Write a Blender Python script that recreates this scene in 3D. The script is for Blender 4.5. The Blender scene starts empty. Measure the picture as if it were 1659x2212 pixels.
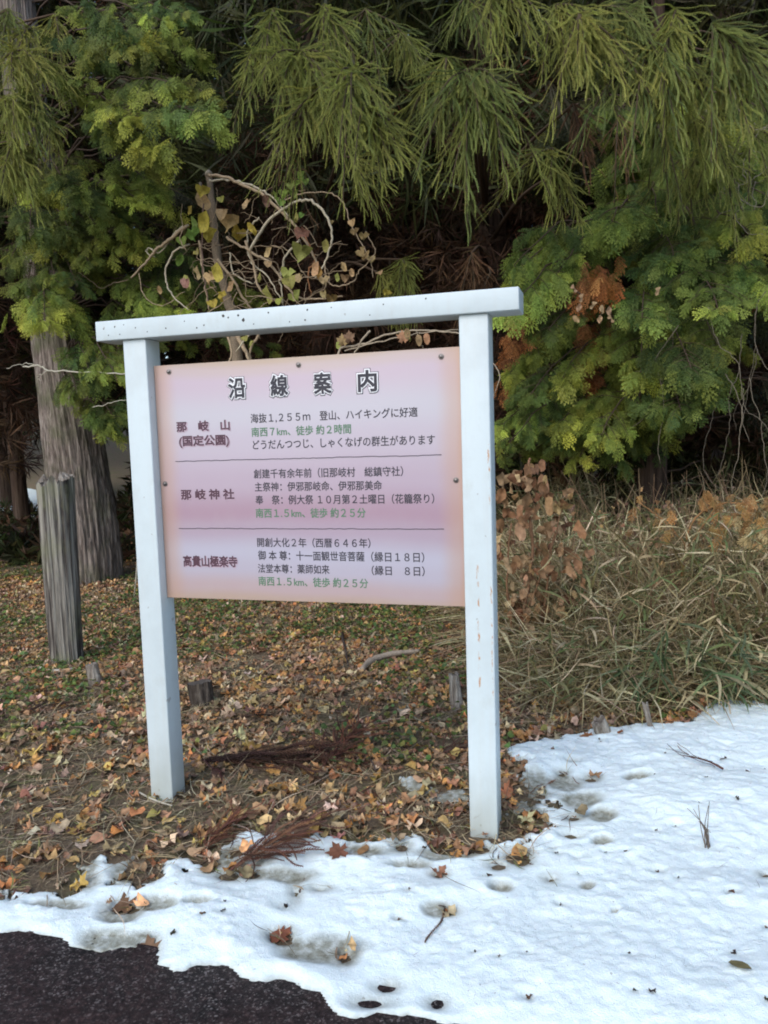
import bpy, math, random
import numpy as np
from mathutils import Matrix, Vector
sc = bpy.context.scene
COL = sc.collection
RNG = np.random.default_rng(11)

# ------------------------------------------------------------------ camera
CP = np.array([1.8122, -2.663, 1.4415]); YAW, PITCH, ROLL, FPX = 0.2877, -0.0957, 0.0318, 1697.5
def rot3(y, p, r):
    cy, sy, cp, sp, cr, sr = math.cos(y), math.sin(y), math.cos(p), math.sin(p), math.cos(r), math.sin(r)
    return (np.array([[cy, -sy, 0], [sy, cy, 0], [0, 0, 1]]) @ np.array([[1, 0, 0], [0, cp, -sp], [0, sp, cp]])
            @ np.array([[cr, 0, sr], [0, 1, 0], [-sr, 0, cr]]))
CR = rot3(YAW, PITCH, ROLL)
cam = bpy.data.cameras.new('camera'); cam.sensor_width = 36; cam.lens = FPX / 2212 * 36
cam.clip_start = 0.05; cam.clip_end = 2000
camo = bpy.data.objects.new('camera', cam); COL.objects.link(camo)
m4 = Matrix.Identity(4)
for i in range(3):
    m4[i][0] = CR[i, 0]; m4[i][1] = CR[i, 2]; m4[i][2] = -CR[i, 1]; m4[i][3] = CP[i]
camo.matrix_world = m4
sc.camera = camo
# measuring helpers: where a spot read off the photograph (1659 x 2212) lies in the place
def ray(u, v): return CR @ np.array([(u - 829.5) / FPX, 1.0, -(v - 1106) / FPX])
def on_ground(u, v, z=0.0):
    d = ray(u, v); return CP + d * ((z - CP[2]) / d[2])
def at_y(u, v, y):
    d = ray(u, v); return CP + d * ((y - CP[1]) / d[1])

# ------------------------------------------------------------------ world, sun, exposure
SUN_EL, SUN_AZ = math.radians(42), math.radians(195)       # azimuth measured clockwise from +Y
w = bpy.data.worlds.new("World"); sc.world = w; w.use_nodes = True
nt = w.node_tree; bg = nt.nodes['Background']
sky = nt.nodes.new('ShaderNodeTexSky'); sky.sky_type = 'NISHITA'; sky.sun_disc = False
sky.sun_elevation = SUN_EL; sky.sun_rotation = SUN_AZ; sky.air_density = 1.0; sky.dust_density = 1.2; sky.ozone_density = 1.0
nt.links.new(sky.outputs[0], bg.inputs[0]); bg.inputs[1].default_value = 0.15
sl = bpy.data.lights.new('sun', 'SUN'); sl.energy = 1.15; sl.angle = math.radians(50); sl.color = (1, 1, 0.965)
slo = bpy.data.objects.new('sun', sl); COL.objects.link(slo); slo.location = (0, -5, 12)
sd = Vector((math.sin(SUN_AZ) * math.cos(SUN_EL), math.cos(SUN_AZ) * math.cos(SUN_EL), math.sin(SUN_EL)))
slo.rotation_euler = sd.to_track_quat('Z', 'Y').to_euler()
sc.view_settings.view_transform = 'Standard'; sc.view_settings.look = 'None'
sc.view_settings.exposure = 0.68; sc.view_settings.gamma = 1
sc.cycles.filter_width = 1.9; sc.cycles.max_bounces = 6; sc.cycles.diffuse_bounces = 3; sc.cycles.transmission_bounces = 3; sc.cycles.glossy_bounces = 2

# ------------------------------------------------------------------ helpers
def lin(r, g, b):
    f = lambda c: (c / 255) / 12.92 if c <= 10 else ((c / 255 + .055) / 1.055) ** 2.4
    return (f(r), f(g), f(b))
def hsh(ix, iy, iz, s):
    n = (ix.astype(np.int64) * 374761393 + iy.astype(np.int64) * 668265263 + iz.astype(np.int64) * 2147483647 + s * 974634777) & 0xffffffff
    n = ((n ^ (n >> 13)) * 1274126177) & 0xffffffff
    n = ((n ^ (n >> 16)) * 2246822519) & 0xffffffff
    return ((n ^ (n >> 15)) & 0xffffff) / float(0xffffff)
def noise2(x, y, s=0):
    x = np.asarray(x, float); y = np.asarray(y, float)
    ix, iy = np.floor(x), np.floor(y); fx, fy = x - ix, y - iy
    fx = fx * fx * (3 - 2 * fx); fy = fy * fy * (3 - 2 * fy); z = np.zeros_like(ix)
    a, b, c, d = hsh(ix, iy, z, s), hsh(ix + 1, iy, z, s), hsh(ix, iy + 1, z, s), hsh(ix + 1, iy + 1, z, s)
    return (a * (1 - fx) + b * fx) * (1 - fy) + (c * (1 - fx) + d * fx) * fy - .5
def fbm2(x, y, s=0, o=4):
    t = 0; a = 1.0
    for k in range(o):
        t = t + a * noise2(x, y, s + k * 7); x = x * 2.03; y = y * 2.03; a *= .5
    return t
def nrm(a):
    a = np.asarray(a, float); return a / np.maximum(np.linalg.norm(a, axis=-1, keepdims=True), 1e-9)

def tag(o, label=None, cat=None, group=None, kind=None):
    if label: o['label'] = label
    if cat: o['category'] = cat
    if group: o['group'] = group
    if kind: o['kind'] = kind
    return o
def empty(name, loc, label, cat, group=None):
    o = bpy.data.objects.new(name, None); COL.objects.link(o); o.location = [float(c) for c in loc]; o.empty_display_size = .1
    return tag(o, label, cat, group)
def np_mesh(name, V, F, mat, parent=None, col=None, smooth=False, origin=None, extra=None):
    """F: list of (k,n) int arrays"""
    V = np.asarray(V, float)
    if parent is not None: V = V - np.array(parent.matrix_basis.translation if parent.parent is None else parent['_w'])
    elif origin is not None: V = V - np.array(origin)
    me = bpy.data.meshes.new(name)
    F = [np.asarray(f, np.int32) for f in F if len(f)]
    nl = sum(f.size for f in F); nf = sum(len(f) for f in F)
    me.vertices.add(len(V)); me.vertices.foreach_set('co', V.astype(np.float32).ravel())
    me.loops.add(nl); me.loops.foreach_set('vertex_index', np.concatenate([f.ravel() for f in F]))
    tot = np.concatenate([np.full(len(f), f.shape[1], np.int32) for f in F])
    st = np.concatenate([[0], np.cumsum(tot)[:-1]]).astype(np.int32)
    me.polygons.add(nf); me.polygons.foreach_set('loop_start', st); me.polygons.foreach_set('loop_total', tot)
    if smooth: me.polygons.foreach_set('use_smooth', np.ones(nf, bool))
    if col is not None:
        a = me.attributes.new('tint', 'FLOAT_COLOR', 'POINT')
        a.data.foreach_set('color', np.concatenate([np.clip(col, 0, 1), np.ones((len(V), 1))], 1).astype(np.float32).ravel())
    for k, vals in (extra or {}).items():
        a = me.attributes.new(k, 'FLOAT', 'POINT'); a.data.foreach_set('value', np.asarray(vals, np.float32))
    me.update(calc_edges=True); me.validate()
    me.materials.append(mat)
    o = bpy.data.objects.new(name, me); COL.objects.link(o)
    if parent is not None:
        o.parent = parent
        base = np.array(parent.matrix_basis.translation) if parent.parent is None else np.array(parent['_w'])
        o['_w'] = [float(c) for c in base]
    elif origin is not None: o.location = [float(c) for c in origin]
    return o
class Bag:                                   # collects shapes that become one mesh
    def __init__(s): s.V = []; s.F = {}; s.C = []; s.n = 0
    def add(s, V, F, C=(.5, .5, .5)):
        V = np.asarray(V, float); C = np.asarray(C, float)
        if C.ndim == 1: C = np.tile(C, (len(V), 1))
        for f in F:
            f = np.asarray(f)
            if len(f): s.F.setdefault(f.shape[1], []).append(f + s.n)
        s.V.append(V); s.C.append(C); s.n += len(V)
    def build(s, name, mat, parent=None, smooth=False, origin=None):
        return np_mesh(name, np.concatenate(s.V), [np.concatenate(f) for f in s.F.values()], mat, parent, np.concatenate(s.C), smooth, origin)
def spline(P, k=6):
    P = np.asarray(P, float)
    if len(P) < 3: return np.array([P[0] + (P[-1] - P[0]) * t for t in np.linspace(0, 1, k + 1)])
    Q = np.concatenate([[2 * P[0] - P[1]], P, [2 * P[-1] - P[-2]]]); out = []
    for i in range(1, len(Q) - 2):
        p0, p1, p2, p3 = Q[i - 1:i + 3]
        for t in np.arange(k) / k:
            out.append(.5 * (2 * p1 + (p2 - p0) * t + (2 * p0 - 5 * p1 + 4 * p2 - p3) * t * t + (3 * p1 - p0 - 3 * p2 + p3) * t ** 3))
    out.append(P[-1]); return np.array(out)
def tube(P, r, sides=7, cap=True, wob=0., seed=0):
    P = np.asarray(P, float); n = len(P); r = np.broadcast_to(np.asarray(r, float), (n,)) if np.ndim(r) == 0 or len(np.atleast_1d(r)) == n else np.interp(np.linspace(0, 1, n), np.linspace(0, 1, len(r)), r)
    T = nrm(np.gradient(P, axis=0)); ref = np.array([.31, .22, .92]) if abs(T[0][2]) < .9 else np.array([1., .1, 0])
    A = nrm(ref - T * (T @ ref)[:, None]); B = np.cross(T, A)
    th = np.linspace(0, 2 * math.pi, sides, endpoint=False)
    rr = r[:, None] * np.ones(sides)
    if wob: rr = rr * (1 + wob * 2 * noise2(np.arange(n)[:, None] * .7 + 0 * th, (np.cos(th) * 2 + 5)[None] + 0 * rr, seed))
    V = P[:, None] + (A[:, None] * np.cos(th)[None, :, None] + B[:, None] * np.sin(th)[None, :, None]) * rr[..., None]
    V = V.reshape(-1, 3); i = np.arange(n - 1)[:, None] * sides; j = np.arange(sides)[None]; j2 = (j + 1) % sides
    F = [np.stack([i + j, i + j2, i + sides + j2, i + sides + j], -1).reshape(-1, 4)]
    if cap:
        V = np.concatenate([V, P[:1], P[-1:]]); a = n * sides; jj = np.arange(sides); jn = (jj + 1) % sides
        F.append(np.concatenate([np.stack([jn, jj, np.full(sides, a)], -1), np.stack([(n - 1) * sides + jj, (n - 1) * sides + jn, np.full(sides, a + 1)], -1)]))
    return V, F
def frames(d, n):
    y = nrm(d); x = nrm(np.cross(y, n)); z = np.cross(x, y); return np.stack([x, y, z], -1)
def inst(bag, tmpl, pos, d, n, scale, tint):
    """copies of a small shape (leaf, spray, shoot) merged into one part's mesh"""
    V, F, K = tmpl; k = len(pos)
    if not k: return
    M = frames(d, n) * np.asarray(scale, float).reshape(-1, 1, 1)
    W = np.einsum('kij,vj->kvi', M, V) + np.asarray(pos)[:, None]
    C = np.asarray(tint, float)[:, None, :] * K[None, :, :]
    off = np.arange(k)[:, None, None] * len(V)
    bag.add(W.reshape(-1, 3), [(f[None] + off).reshape(-1, f.shape[1]) for f in F], C.reshape(-1, 3))
def jit(base, k, v=.2, h=.08, rng=RNG):
    b = np.asarray(base, float); return b[None] * (1 + rng.normal(0, v, (k, 1))).clip(.4, 1.9) * (1 + rng.normal(0, h, (k, 3)))
def pick(cols, k, p=None, v=.2, h=.06, rng=RNG):
    c = np.asarray(cols, float)[rng.choice(len(cols), k, p=p)]
    return c * (1 + rng.normal(0, v, (k, 1))).clip(.4, 1.8) * (1 + rng.normal(0, h, (k, 3)))

# ------------------------------------------------------------------ materials
def mat(name):
    m = bpy.data.materials.new(name); m.use_nodes = True; t = m.node_tree
    return m, t, t.nodes['Principled BSDF'], t.nodes['Material Output']
def N(t, kind, **kw):
    n = t.nodes.new('ShaderNode' + kind)
    for k, v in kw.items():
        if k in ('operation', 'blend_type', 'data_type', 'attribute_name', 'feature', 'distance', 'noise_dimensions', 'clamp'): setattr(n, k, v)
        else: n.inputs[k].default_value = v
    return n
def L(t, a, b): t.links.new(a, b)
def mixc(t, fac, a, b, bt='MIX'):
    n = t.nodes.new('ShaderNodeMix'); n.data_type = 'RGBA'; n.blend_type = bt
    for s, val in ((n.inputs[0], fac), (n.inputs[6], a), (n.inputs[7], b)):
        if hasattr(val, 'links'): L(t, val, s)
        elif isinstance(val, (int, float)): s.default_value = val
        else: s.default_value = (*val, 1) if len(val) == 3 else val
    return n.outputs[2]
def math_(t, op, a, b=0., c=None):
    n = t.nodes.new('ShaderNodeMath'); n.operation = op
    for s, val in zip(n.inputs, (a, b, c)):
        if val is None: continue
        if hasattr(val, 'links'): L(t, val, s)
        else: s.default_value = val
    return n.outputs[0]
def ramp(t, x, stops, ease=False):
    n = t.nodes.new('ShaderNodeValToRGB'); cr = n.color_ramp
    if ease: cr.interpolation = 'EASE'
    while len(cr.elements) < len(stops): cr.elements.new(.5)
    for e, (p, c) in zip(cr.elements, stops):
        e.position = p; e.color = (*c, 1) if not isinstance(c, (int, float)) else (c, c, c, 1)
    L(t, x, n.inputs[0]); return n.outputs[0]
def coords(t, scale=(1, 1, 1), loc=(0, 0, 0)):
    c = t.nodes.new('ShaderNodeTexCoord'); m = t.nodes.new('ShaderNodeMapping')
    m.inputs['Scale'].default_value = scale; m.inputs['Location'].default_value = loc
    L(t, c.outputs['Object'], m.inputs[0]); return m.outputs[0]
def noise(t, vec, scale, detail=4, rough=.6):
    n = N(t, 'TexNoise', Scale=scale, Detail=detail, Roughness=rough); L(t, vec, n.inputs['Vector']); return n.outputs[0]
def bump(t, h, bsdf, strength=.5, dist=.01):
    b = N(t, 'Bump', Strength=strength, Distance=dist); L(t, h, b.inputs['Height']); L(t, b.outputs[0], bsdf.inputs['Normal'])

def leaf_material(name, trans=.25, rough=.6, nscale=60):
    m, t, b, out = mat(name)
    a = N(t, 'Attribute', attribute_name='tint')
    c = mixc(t, 1.0, a.outputs['Color'], ramp(t, noise(t, coords(t), nscale, 2), [(.25, .7), (.75, 1.25)]), 'MULTIPLY')
    L(t, c, b.inputs['Base Color']); b.inputs['Roughness'].default_value = rough; b.inputs['Specular IOR Level'].default_value = .25
    if trans:
        tr = N(t, 'BsdfTranslucent'); L(t, c, tr.inputs[0]); mx = N(t, 'MixShader', Fac=trans)
        L(t, b.outputs[0], mx.inputs[1]); L(t, tr.outputs[0], mx.inputs[2]); L(t, mx.outputs[0], out.inputs[0])
    return m
M_leaf = leaf_material('foliage', .28)
M_dead = leaf_material('dead_foliage', .15, .8)
M_litter = leaf_material('fallen_leaves', .12, .75, 45)
M_twig = leaf_material('twig_bark', 0, .85, 90)

def bark_material(name, c1, c2, c3, sx=30, sz=2.2, moss=None, st=(.3, .5, .68)):
    m, t, b, _ = mat(name)
    n1 = noise(t, coords(t, (sx, sx, sz)), 1, 6, .65); n2 = noise(t, coords(t), 3, 4)
    c = ramp(t, n1, [(st[0], c1), (st[1], c2), (st[2], c3)])
    if moss: c = mixc(t, ramp(t, n2, [(.5, 0), (.7, .7)]), c, moss)
    L(t, c, b.inputs['Base Color']); b.inputs['Roughness'].default_value = .9; b.inputs['Specular IOR Level'].default_value = .15
    bump(t, n1, b, 1., .035); return m
M_bark = bark_material('cedar_bark', (.06, .045, .037), (.25, .2, .17), (.42, .36, .31), 52, 3.4, (.13, .14, .07))
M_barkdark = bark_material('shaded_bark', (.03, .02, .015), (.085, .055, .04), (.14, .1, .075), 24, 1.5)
M_wood = bark_material('weathered_wood', (.035, .028, .024), (.15, .125, .105), (.33, .3, .26), 60, 1.2, (.16, .17, .09))
M_stub = bark_material('cut_wood', (.1, .075, .06), (.34, .29, .24), (.58, .53, .46), 70, 6)

# painted steel of the sign frame
def paint_material(name, rust_x=None, base_stain=True):
    m, t, b, _ = mat(name); v = coords(t)
    dirt = noise(t, v, 5, 6, .65); fine = noise(t, v, 60, 3)
    c = mixc(t, ramp(t, dirt, [(.42, 0), (.75, .55)]), (.58, .65, .665), (.45, .49, .49))
    streak = noise(t, coords(t, (40, 40, 1.5)), 1, 4)
    c = mixc(t, ramp(t, streak, [(.5, 0), (.8, .4)]), c, (.56, .58, .555))
    sp = ramp(t, noise(t, coords(t, (1, 1, .8), (3, 1, 7)), 34, 2, .4), [(.715, 0), (.74, 1)])
    c = mixc(t, math_(t, 'MULTIPLY', sp, .6), c, (.3, .29, .27))
    s2 = noise(t, coords(t, (1, 1, .45), (1, 5, 2)), 22, 4, .6)
    rust = ramp(t, s2, [(.735, 0), (.80, 1)])
    if rust_x:
        s = t.nodes.new('ShaderNodeSeparateXYZ'); L(t, v, s.inputs[0])
        for x0, wd, z0, z1 in rust_x:
            near = math_(t, 'LESS_THAN', math_(t, 'ABSOLUTE', math_(t, 'SUBTRACT', s.outputs[0], math_(t, 'ADD', x0, math_(t, 'MULTIPLY', math_(t, 'SUBTRACT', noise(t, coords(t), 60, 2), .5), .01)))), wd)
            zz = math_(t, 'MULTIPLY', math_(t, 'GREATER_THAN', s.outputs[2], z0), math_(t, 'LESS_THAN', s.outputs[2], z1))
            k = math_(t, 'MULTIPLY', math_(t, 'MULTIPLY', near, zz), ramp(t, noise(t, coords(t, (1, 1, .6)), 42, 3, .6), [(.5, 0), (.62, 1)]))
            rust = math_(t, 'MAXIMUM', rust, k)
    sz_ = t.nodes.new('ShaderNodeSeparateXYZ'); L(t, v, sz_.inputs[0])
    low = math_(t, 'MULTIPLY', ramp(t, math_(t, 'ADD', sz_.outputs[2], math_(t, 'MULTIPLY', noise(t, coords(t, (1, 1, .4)), 18, 5), .25)), [(.13, 1), (.36, 0)]), .55 if base_stain else 0.)
    c = mixc(t, low, c, (.33, .34, .27))
    blot = ramp(t, noise(t, coords(t, (1, 1, .6), (9, 2, 4)), 7, 7, .7), [(.55, 0), (.7, .5)])
    c = mixc(t, blot, c, (.47, .50, .47))
    c = mixc(t, math_(t, 'MULTIPLY', rust, .85), c, (.46, .2, .06))
    L(t, c, b.inputs['Base Color']); b.inputs['Roughness'].default_value = .42
    bump(t, math_(t, 'ADD', fine, math_(t, 'MULTIPLY', dirt, 2.)), b, .25, .0015); return m
M_paint = paint_material('white_paint'); M_beam = paint_material('white_paint_beam', None, False)
M_paint_r = paint_material('white_paint_rusty', [(.047, .0035, .55, 1.02), (.093, .003, 1.2, 1.42), (.093, .0025, .5, .95)])
def plain(name, c, rough=.6, metal=0.):
    m, t, b, _ = mat(name)
    cc = mixc(t, 1., (*c, 1), ramp(t, noise(t, coords(t), 40, 3), [(.3, .85), (.7, 1.1)]), 'MULTIPLY')
    L(t, cc, b.inputs['Base Color']); b.inputs['Roughness'].default_value = rough; b.inputs['Metallic'].default_value = metal; return m

# ------------------------------------------------------------------ ground, road, snow
def ground_z(x, y):
    x = np.asarray(x, float); y = np.asarray(y, float)
    k = np.clip((y + .7) / .5, 0, 1)
    z = k * (.035 * fbm2(x * .9, y * .9, 3, 3) + .012 * fbm2(x * 6, y * 6, 9, 3)) - .012 * (1 - k)
    sx = np.exp(-((x - .65) ** 2) / 2.0 - y ** 2 / .1)
    z = z * (1 - .8 * sx)
    far = np.clip((y - 14) / 30, 0, 1); z = z + far * far * 5
    bank = np.clip((x - 2.2) / 2.5, 0, 1) * np.clip((y - 1.9) / 1.5, 0, 1) * np.clip((9 - y) / 4, 0, 1); z = z + .12 * bank
    return z
def axis_(lo, hi, step, far, g=1.22):
    a = list(np.arange(lo, hi, step)); s = step
    r = hi
    while r < far: a.append(r); s *= g; r += s
    s = step; l = lo - step; pre = []
    while l > -far: pre.append(l); s *= g; l -= s
    return np.array(pre[::-1] + a)
def grid_faces(nx, ny):
    i = np.arange(nx - 1)[None] + np.arange(ny - 1)[:, None] * nx
    return np.stack([i, i + 1, i + nx + 1, i + nx], -1).reshape(-1, 4)
gx, gy = axis_(-5, 5.5, .035, 600), axis_(-1, 6.5, .035, 600)
X, Y = np.meshgrid(gx, gy)
m, t, b, _ = mat('forest_soil')
n1 = noise(t, coords(t), 3.5, 8, .7); n2 = noise(t, coords(t), 70, 8, .85)
c = ramp(t, n2, [(.3, (.075, .052, .033)), (.5, (.21, .15, .092)), (.66, (.38, .285, .175))])
c = mixc(t, ramp(t, n1, [(.48, 0), (.62, .7)]), c, (.17, .165, .06))
L(t, c, b.inputs['Base Color']); b.inputs['Roughness'].default_value = .95; bump(t, n2, b, 1, .02)
tag(np_mesh('ground', np.stack([X, Y, ground_z(X, Y)], -1).reshape(-1, 3), [grid_faces(len(gx), len(gy))], m, smooth=True), kind='structure')

# road: the asphalt in the lower left, its edge runs along y = -0.8
rx, ry = axis_(-1.5, 3, .03, 600), np.concatenate([-np.geomspace(300, 1.6, 40), np.arange(-1.55, -.80, .015)])
ry = np.concatenate([[-600], ry]) if ry[0] > -600 else ry
X, Y = np.meshgrid(rx, ry)
edge = -.62 + .02 * noise2(rx * 3, rx * 0, 5)
Yr = Y + (np.clip((Y + 1.5) / .95, 0, 1)) * edge[None] * 0 
m, t, b, _ = mat('asphalt')
vo = N(t, 'TexVoronoi', Scale=190.); L(t, coords(t), vo.inputs['Vector'])
sep = t.nodes.new('ShaderNodeSeparateColor'); L(t, vo.outputs['Color'], sep.inputs[0])
c = ramp(t, sep.outputs[0], [(.1, (.006, .005, .005)), (.5, (.02, .015, .0145)), (.8, (.055, .041, .039)), (.97, (.2, .18, .17))])
c = mixc(t, ramp(t, noise(t, coords(t), 2.3, 5), [(.4, 0), (.62, .75)]), c, (.042, .023, .021))
L(t, c, b.inputs['Base Color']); L(t, ramp(t, noise(t, coords(t), 5, 4), [(.4, .55), (.65, .85)]), b.inputs['Roughness']); b.inputs['Specular IOR Level'].default_value = .2
gr = noise(t, coords(t), 55, 9, .8); c = mixc(t, 1., c, ramp(t, gr, [(.36, .35), (.5, .9), (.62, 2.2)]), 'MULTIPLY'); L(t, c, b.inputs['Base Color'])
bump(t, gr, b, 1., .012)
rz = .004 + .003 * fbm2(X * 5, Y * 5, 2, 3) + .002 * noise2(X * 40, Y * 40, 8)
tag(np_mesh('road', np.stack([X, Yr, rz], -1).reshape(-1, 3), [grid_faces(len(rx), len(ry))], m, smooth=True), kind='structure')

# snow lying on verge and road edge: outline, melt holes and thin icy spots measured on the ground
def gpoly(pts): return np.array([on_ground(u, v)[:2] for u, v in pts])
OUT = gpoly([(-500, 1880), (-200, 1905), (0, 1921), (62, 1926), (141, 1923), (159, 1913), (133, 1889), (156, 1879), (151, 1843), (177, 1840), (180, 1863), (224, 1845),
 (250, 1869), (281, 1850), (333, 1822), (318, 1842), (281, 1866), (255, 1900), (312, 1908), (312, 1885), (354, 1861), (417, 1853), (435, 1879), (474, 1879), (476, 1850), (500, 1822), (531, 1798),
 (547, 1801), (572, 1812), (599, 1796), (625, 1806), (693, 1798), (719, 1806), (760, 1814), (781, 1827), (812, 1827), (854, 1821), (892, 1802), (925, 1813), (941, 1832), (963, 1843), (995, 1832),
 (1039, 1829), (1053, 1818), (1066, 1826), (1104, 1818), (1131, 1818), (1126, 1802), (1159, 1802), (1175, 1788), (1170, 1761), (1131, 1772), (1088, 1772), (1088, 1748), (1126, 1736), (1180, 1745),
 (1131, 1723), (1100, 1722), (1131, 1707), (1108, 1690), (1089, 1677), (1117, 1672), (1127, 1651), (1100, 1645), (1094, 1623), (1112, 1610), (1158, 1605), (1150, 1590), (1189, 1595), (1235, 1585), (1255, 1569), (1286, 1575),
 (1322, 1569), (1373, 1564), (1424, 1562), (1491, 1559), (1501, 1539), (1537, 1523), (1578, 1516), (1608, 1521), (1659, 1526), (1900, 1500), (2300, 1520), (2500, 1700), (2600, 2300), (1900, 2350), (1400, 2290), (1000, 2225), (936, 2212),
 (908, 2202), (854, 2191), (812, 2186), (783, 2200), (755, 2210), (724, 2197), (714, 2171), (698, 2145), (656, 2137), (615, 2121), (531, 2116), (500, 2103), (432, 2093), (396, 2108), (365, 2093), (339, 2087), (333, 2077),
 (271, 2061), (224, 2061), (208, 2059), (141, 2043), (104, 2035), (36, 2025), (0, 2017), (-200, 1990), (-500, 1960)])
PATCH = gpoly([(866, 1686), (895, 1688), (925, 1706), (945, 1716), (1012, 1702), (1014, 1742), (960, 1737), (915, 1724), (885, 1712)])
HOLES = [(270, 1962, 34, 13), (609, 2026, 28, 16), (1118, 1859, 25, 16), (1077, 1878, 18, 8), (1042, 1840, 16, 8), (868, 1837, 13, 9), (510, 1848, 14, 9), (542, 1895, 20, 8), (495, 1897, 22, 9),
 (320, 2052, 22, 20), (1240, 1775, 14, 6), (1168, 1728, 12, 6), (1276, 1690, 13, 5), (1215, 1680, 9, 4), (970, 1972, 12, 7), (945, 2174, 9, 6), (836, 2137, 14, 8), (640, 1932, 5, 7), (690, 1925, 9, 3), (1190, 1905, 8, 4), (948, 1897, 10, 5), (1655, 1898, 10, 5),
 (745, 2065, 14, 14), (800, 2172, 20, 7), (455, 1880, 9, 7)]
THIN = [(700, 2060, 78, 26), (245, 2035, 75, 20), (260, 1985, 45, 18), (1300, 1770, 28, 14), (1255, 1740, 40, 16), (940, 1975, 30, 14), (1380, 1690, 26, 9), (1300, 1830, 18, 8), (620, 1900, 60, 14), (1270, 1925, 16, 9), (340, 1960, 40, 14),(430,1960,30,10),(1150,1700,30,20),(880,1880,40,10),(945,1715,95,32),(170,1890,40,40),(290,1880,50,30),(520,1860,60,20),(620,1830,40,16),(780,1850,60,14),(960,1855,50,12),(1120,1760,40,40),(1220,1700,40,14),(1080,1930,24,12),(1330,1985,9,5),(130,1960,50,9)]
def sdf(poly, x, y):
    P = poly; Q = np.roll(poly, -1, 0); d2 = np.full(x.shape, 1e9); ins = np.zeros(x.shape, bool)
    for (ax, ay), (bx, by) in zip(P, Q):
        ex, ey = bx - ax, by - ay; h = np.clip(((x - ax) * ex + (y - ay) * ey) / (ex * ex + ey * ey), 0, 1)
        d2 = np.minimum(d2, (x - ax - ex * h) ** 2 + (y - ay - ey * h) ** 2)
        if ay != by: ins ^= ((ay > y) != (by > y)) & (x < ex * (y - ay) / ey + ax)
    return np.where(ins, 1, -1) * np.sqrt(d2)
def blob(u, v, ru, rv):
    c = on_ground(u, v); ex = on_ground(u + ru, v) - c; ey = on_ground(u, v - rv) - c
    return c[:2], np.array([ex[:2], ey[:2]])
def snow_field(x, y):
    s = np.maximum(sdf(OUT, x, y), sdf(PATCH, x, y))
    s = s + .045 * fbm2(x * 8, y * 8, 21, 2) + (.018 + .018 * np.clip((y + .84) / .12, 0, 1)) * fbm2(x * 22, y * 22, 31, 4) - .004
    s = s - np.clip(.11 - s, 0, .11) * 1.5 * np.clip(fbm2(x * 30, y * 30, 37, 3) - .05, 0, .6) * np.clip((y + .84) / .12, 0, 1)
    thin = np.zeros_like(s)
    for (u, v, ru, rv) in HOLES:
        c, E = blob(u, v, ru, rv); Ei = np.linalg.inv(E.T)
        q = np.stack([x - c[0], y - c[1]], -1) @ Ei.T; r = np.sqrt((q ** 2).sum(-1)) + .35 * noise2(x * 25, y * 25, 4)
        s = np.minimum(s, (r - 1.0) * .5 * np.linalg.norm(E, axis=1).min() + 0 * r)
    for (u, v, ru, rv) in THIN:
        c, E = blob(u, v, ru, rv); Ei = np.linalg.inv(E.T)
        q = np.stack([x - c[0], y - c[1]], -1) @ Ei.T; r = np.sqrt((q ** 2).sum(-1)) + .5 * noise2(x * 14, y * 14, 6)
        thin = np.maximum(thin, np.clip(1.8 - r * 1.25, 0, 1))
    return s, thin
SX, SY, ST = -1.75, -1.25, .0085
sx, sy = np.arange(SX, 4.2, ST), np.arange(SY, 2.6, ST)
X, Y = np.meshgrid(sx, sy)
S, THN = snow_field(X, Y)
T0 = .036 * (.25 * (1 - np.exp(-np.clip(S, 0, None) / .012)) + .75 * (1 - np.exp(-np.clip(S, 0, None) / .12))) * (1 + .9 * fbm2(X * 3, Y * 3, 41, 3)).clip(.35)
T0 *= (1 - .92 * THN)
edgek = np.clip(S / .05, 0, 1)
rough = (.012 * fbm2(X * 5, Y * 5, 50, 2) + .006 * fbm2(X * 21, Y * 21, 51, 2) + .010 * np.abs(fbm2(X * 34, Y * 34, 52, 2)) - .006 * np.abs(fbm2(X * 14, Y * 14, 53, 2)) + .002 * hsh(np.round(X / ST), np.round(Y / ST), 0 * X, 3)) * edgek * (1 - .8 * THN)
PITS = []; pits = np.zeros_like(X); prng = np.random.default_rng(5)
for k in range(850):
    px, py = prng.uniform(-1.2, 4), prng.uniform(-1.0, 2.4); pr = prng.choice([.008, .014, .022, .035], p=[.5, .32, .14, .04]); dz = pr * prng.uniform(.35, .9); PITS.append((px, py, pr))
    i0, i1 = np.searchsorted(sx, [px - 3 * pr, px + 3 * pr]); j0, j1 = np.searchsorted(sy, [py - 3 * pr, py + 3 * pr])
    q = ((X[j0:j1, i0:i1] - px) ** 2 + ((Y[j0:j1, i0:i1] - py) * 1.3) ** 2) / pr ** 2
    pits[j0:j1, i0:i1] = np.maximum(pits[j0:j1, i0:i1], dz * np.exp(-q))
pits = np.minimum(pits, .03)
SZ = ground_z(X, Y).clip(-.004) + .006 + T0 + rough - pits * edgek
SZ = np.where(S > 0, SZ, ground_z(X, Y) + S.clip(-.03, 0) * .9 - .004)
F = grid_faces(len(sx), len(sy)); keep = (S.ravel()[F] > -.014).all(1); F = F[keep]
used = np.zeros(X.size, bool); used[F.ravel()] = True; idx = np.cumsum(used) - 1
m, t, b, _ = mat('snow')
at_ = N(t, 'Attribute', attribute_name='icy')
icec = ramp(t, noise(t, coords(t), 40, 5), [(.32, (.2, .19, .14)), (.5, (.36, .37, .31)), (.66, (.56, .59, .56))])
c = mixc(t, at_.outputs['Fac'], mixc(t, noise(t, coords(t), 12, 4), (.79, .905, .91), (.84, .93, .925)), icec)
sp = ramp(t, noise(t, coords(t), 75, 3, .5), [(.70, 0), (.74, 1)])
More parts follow.
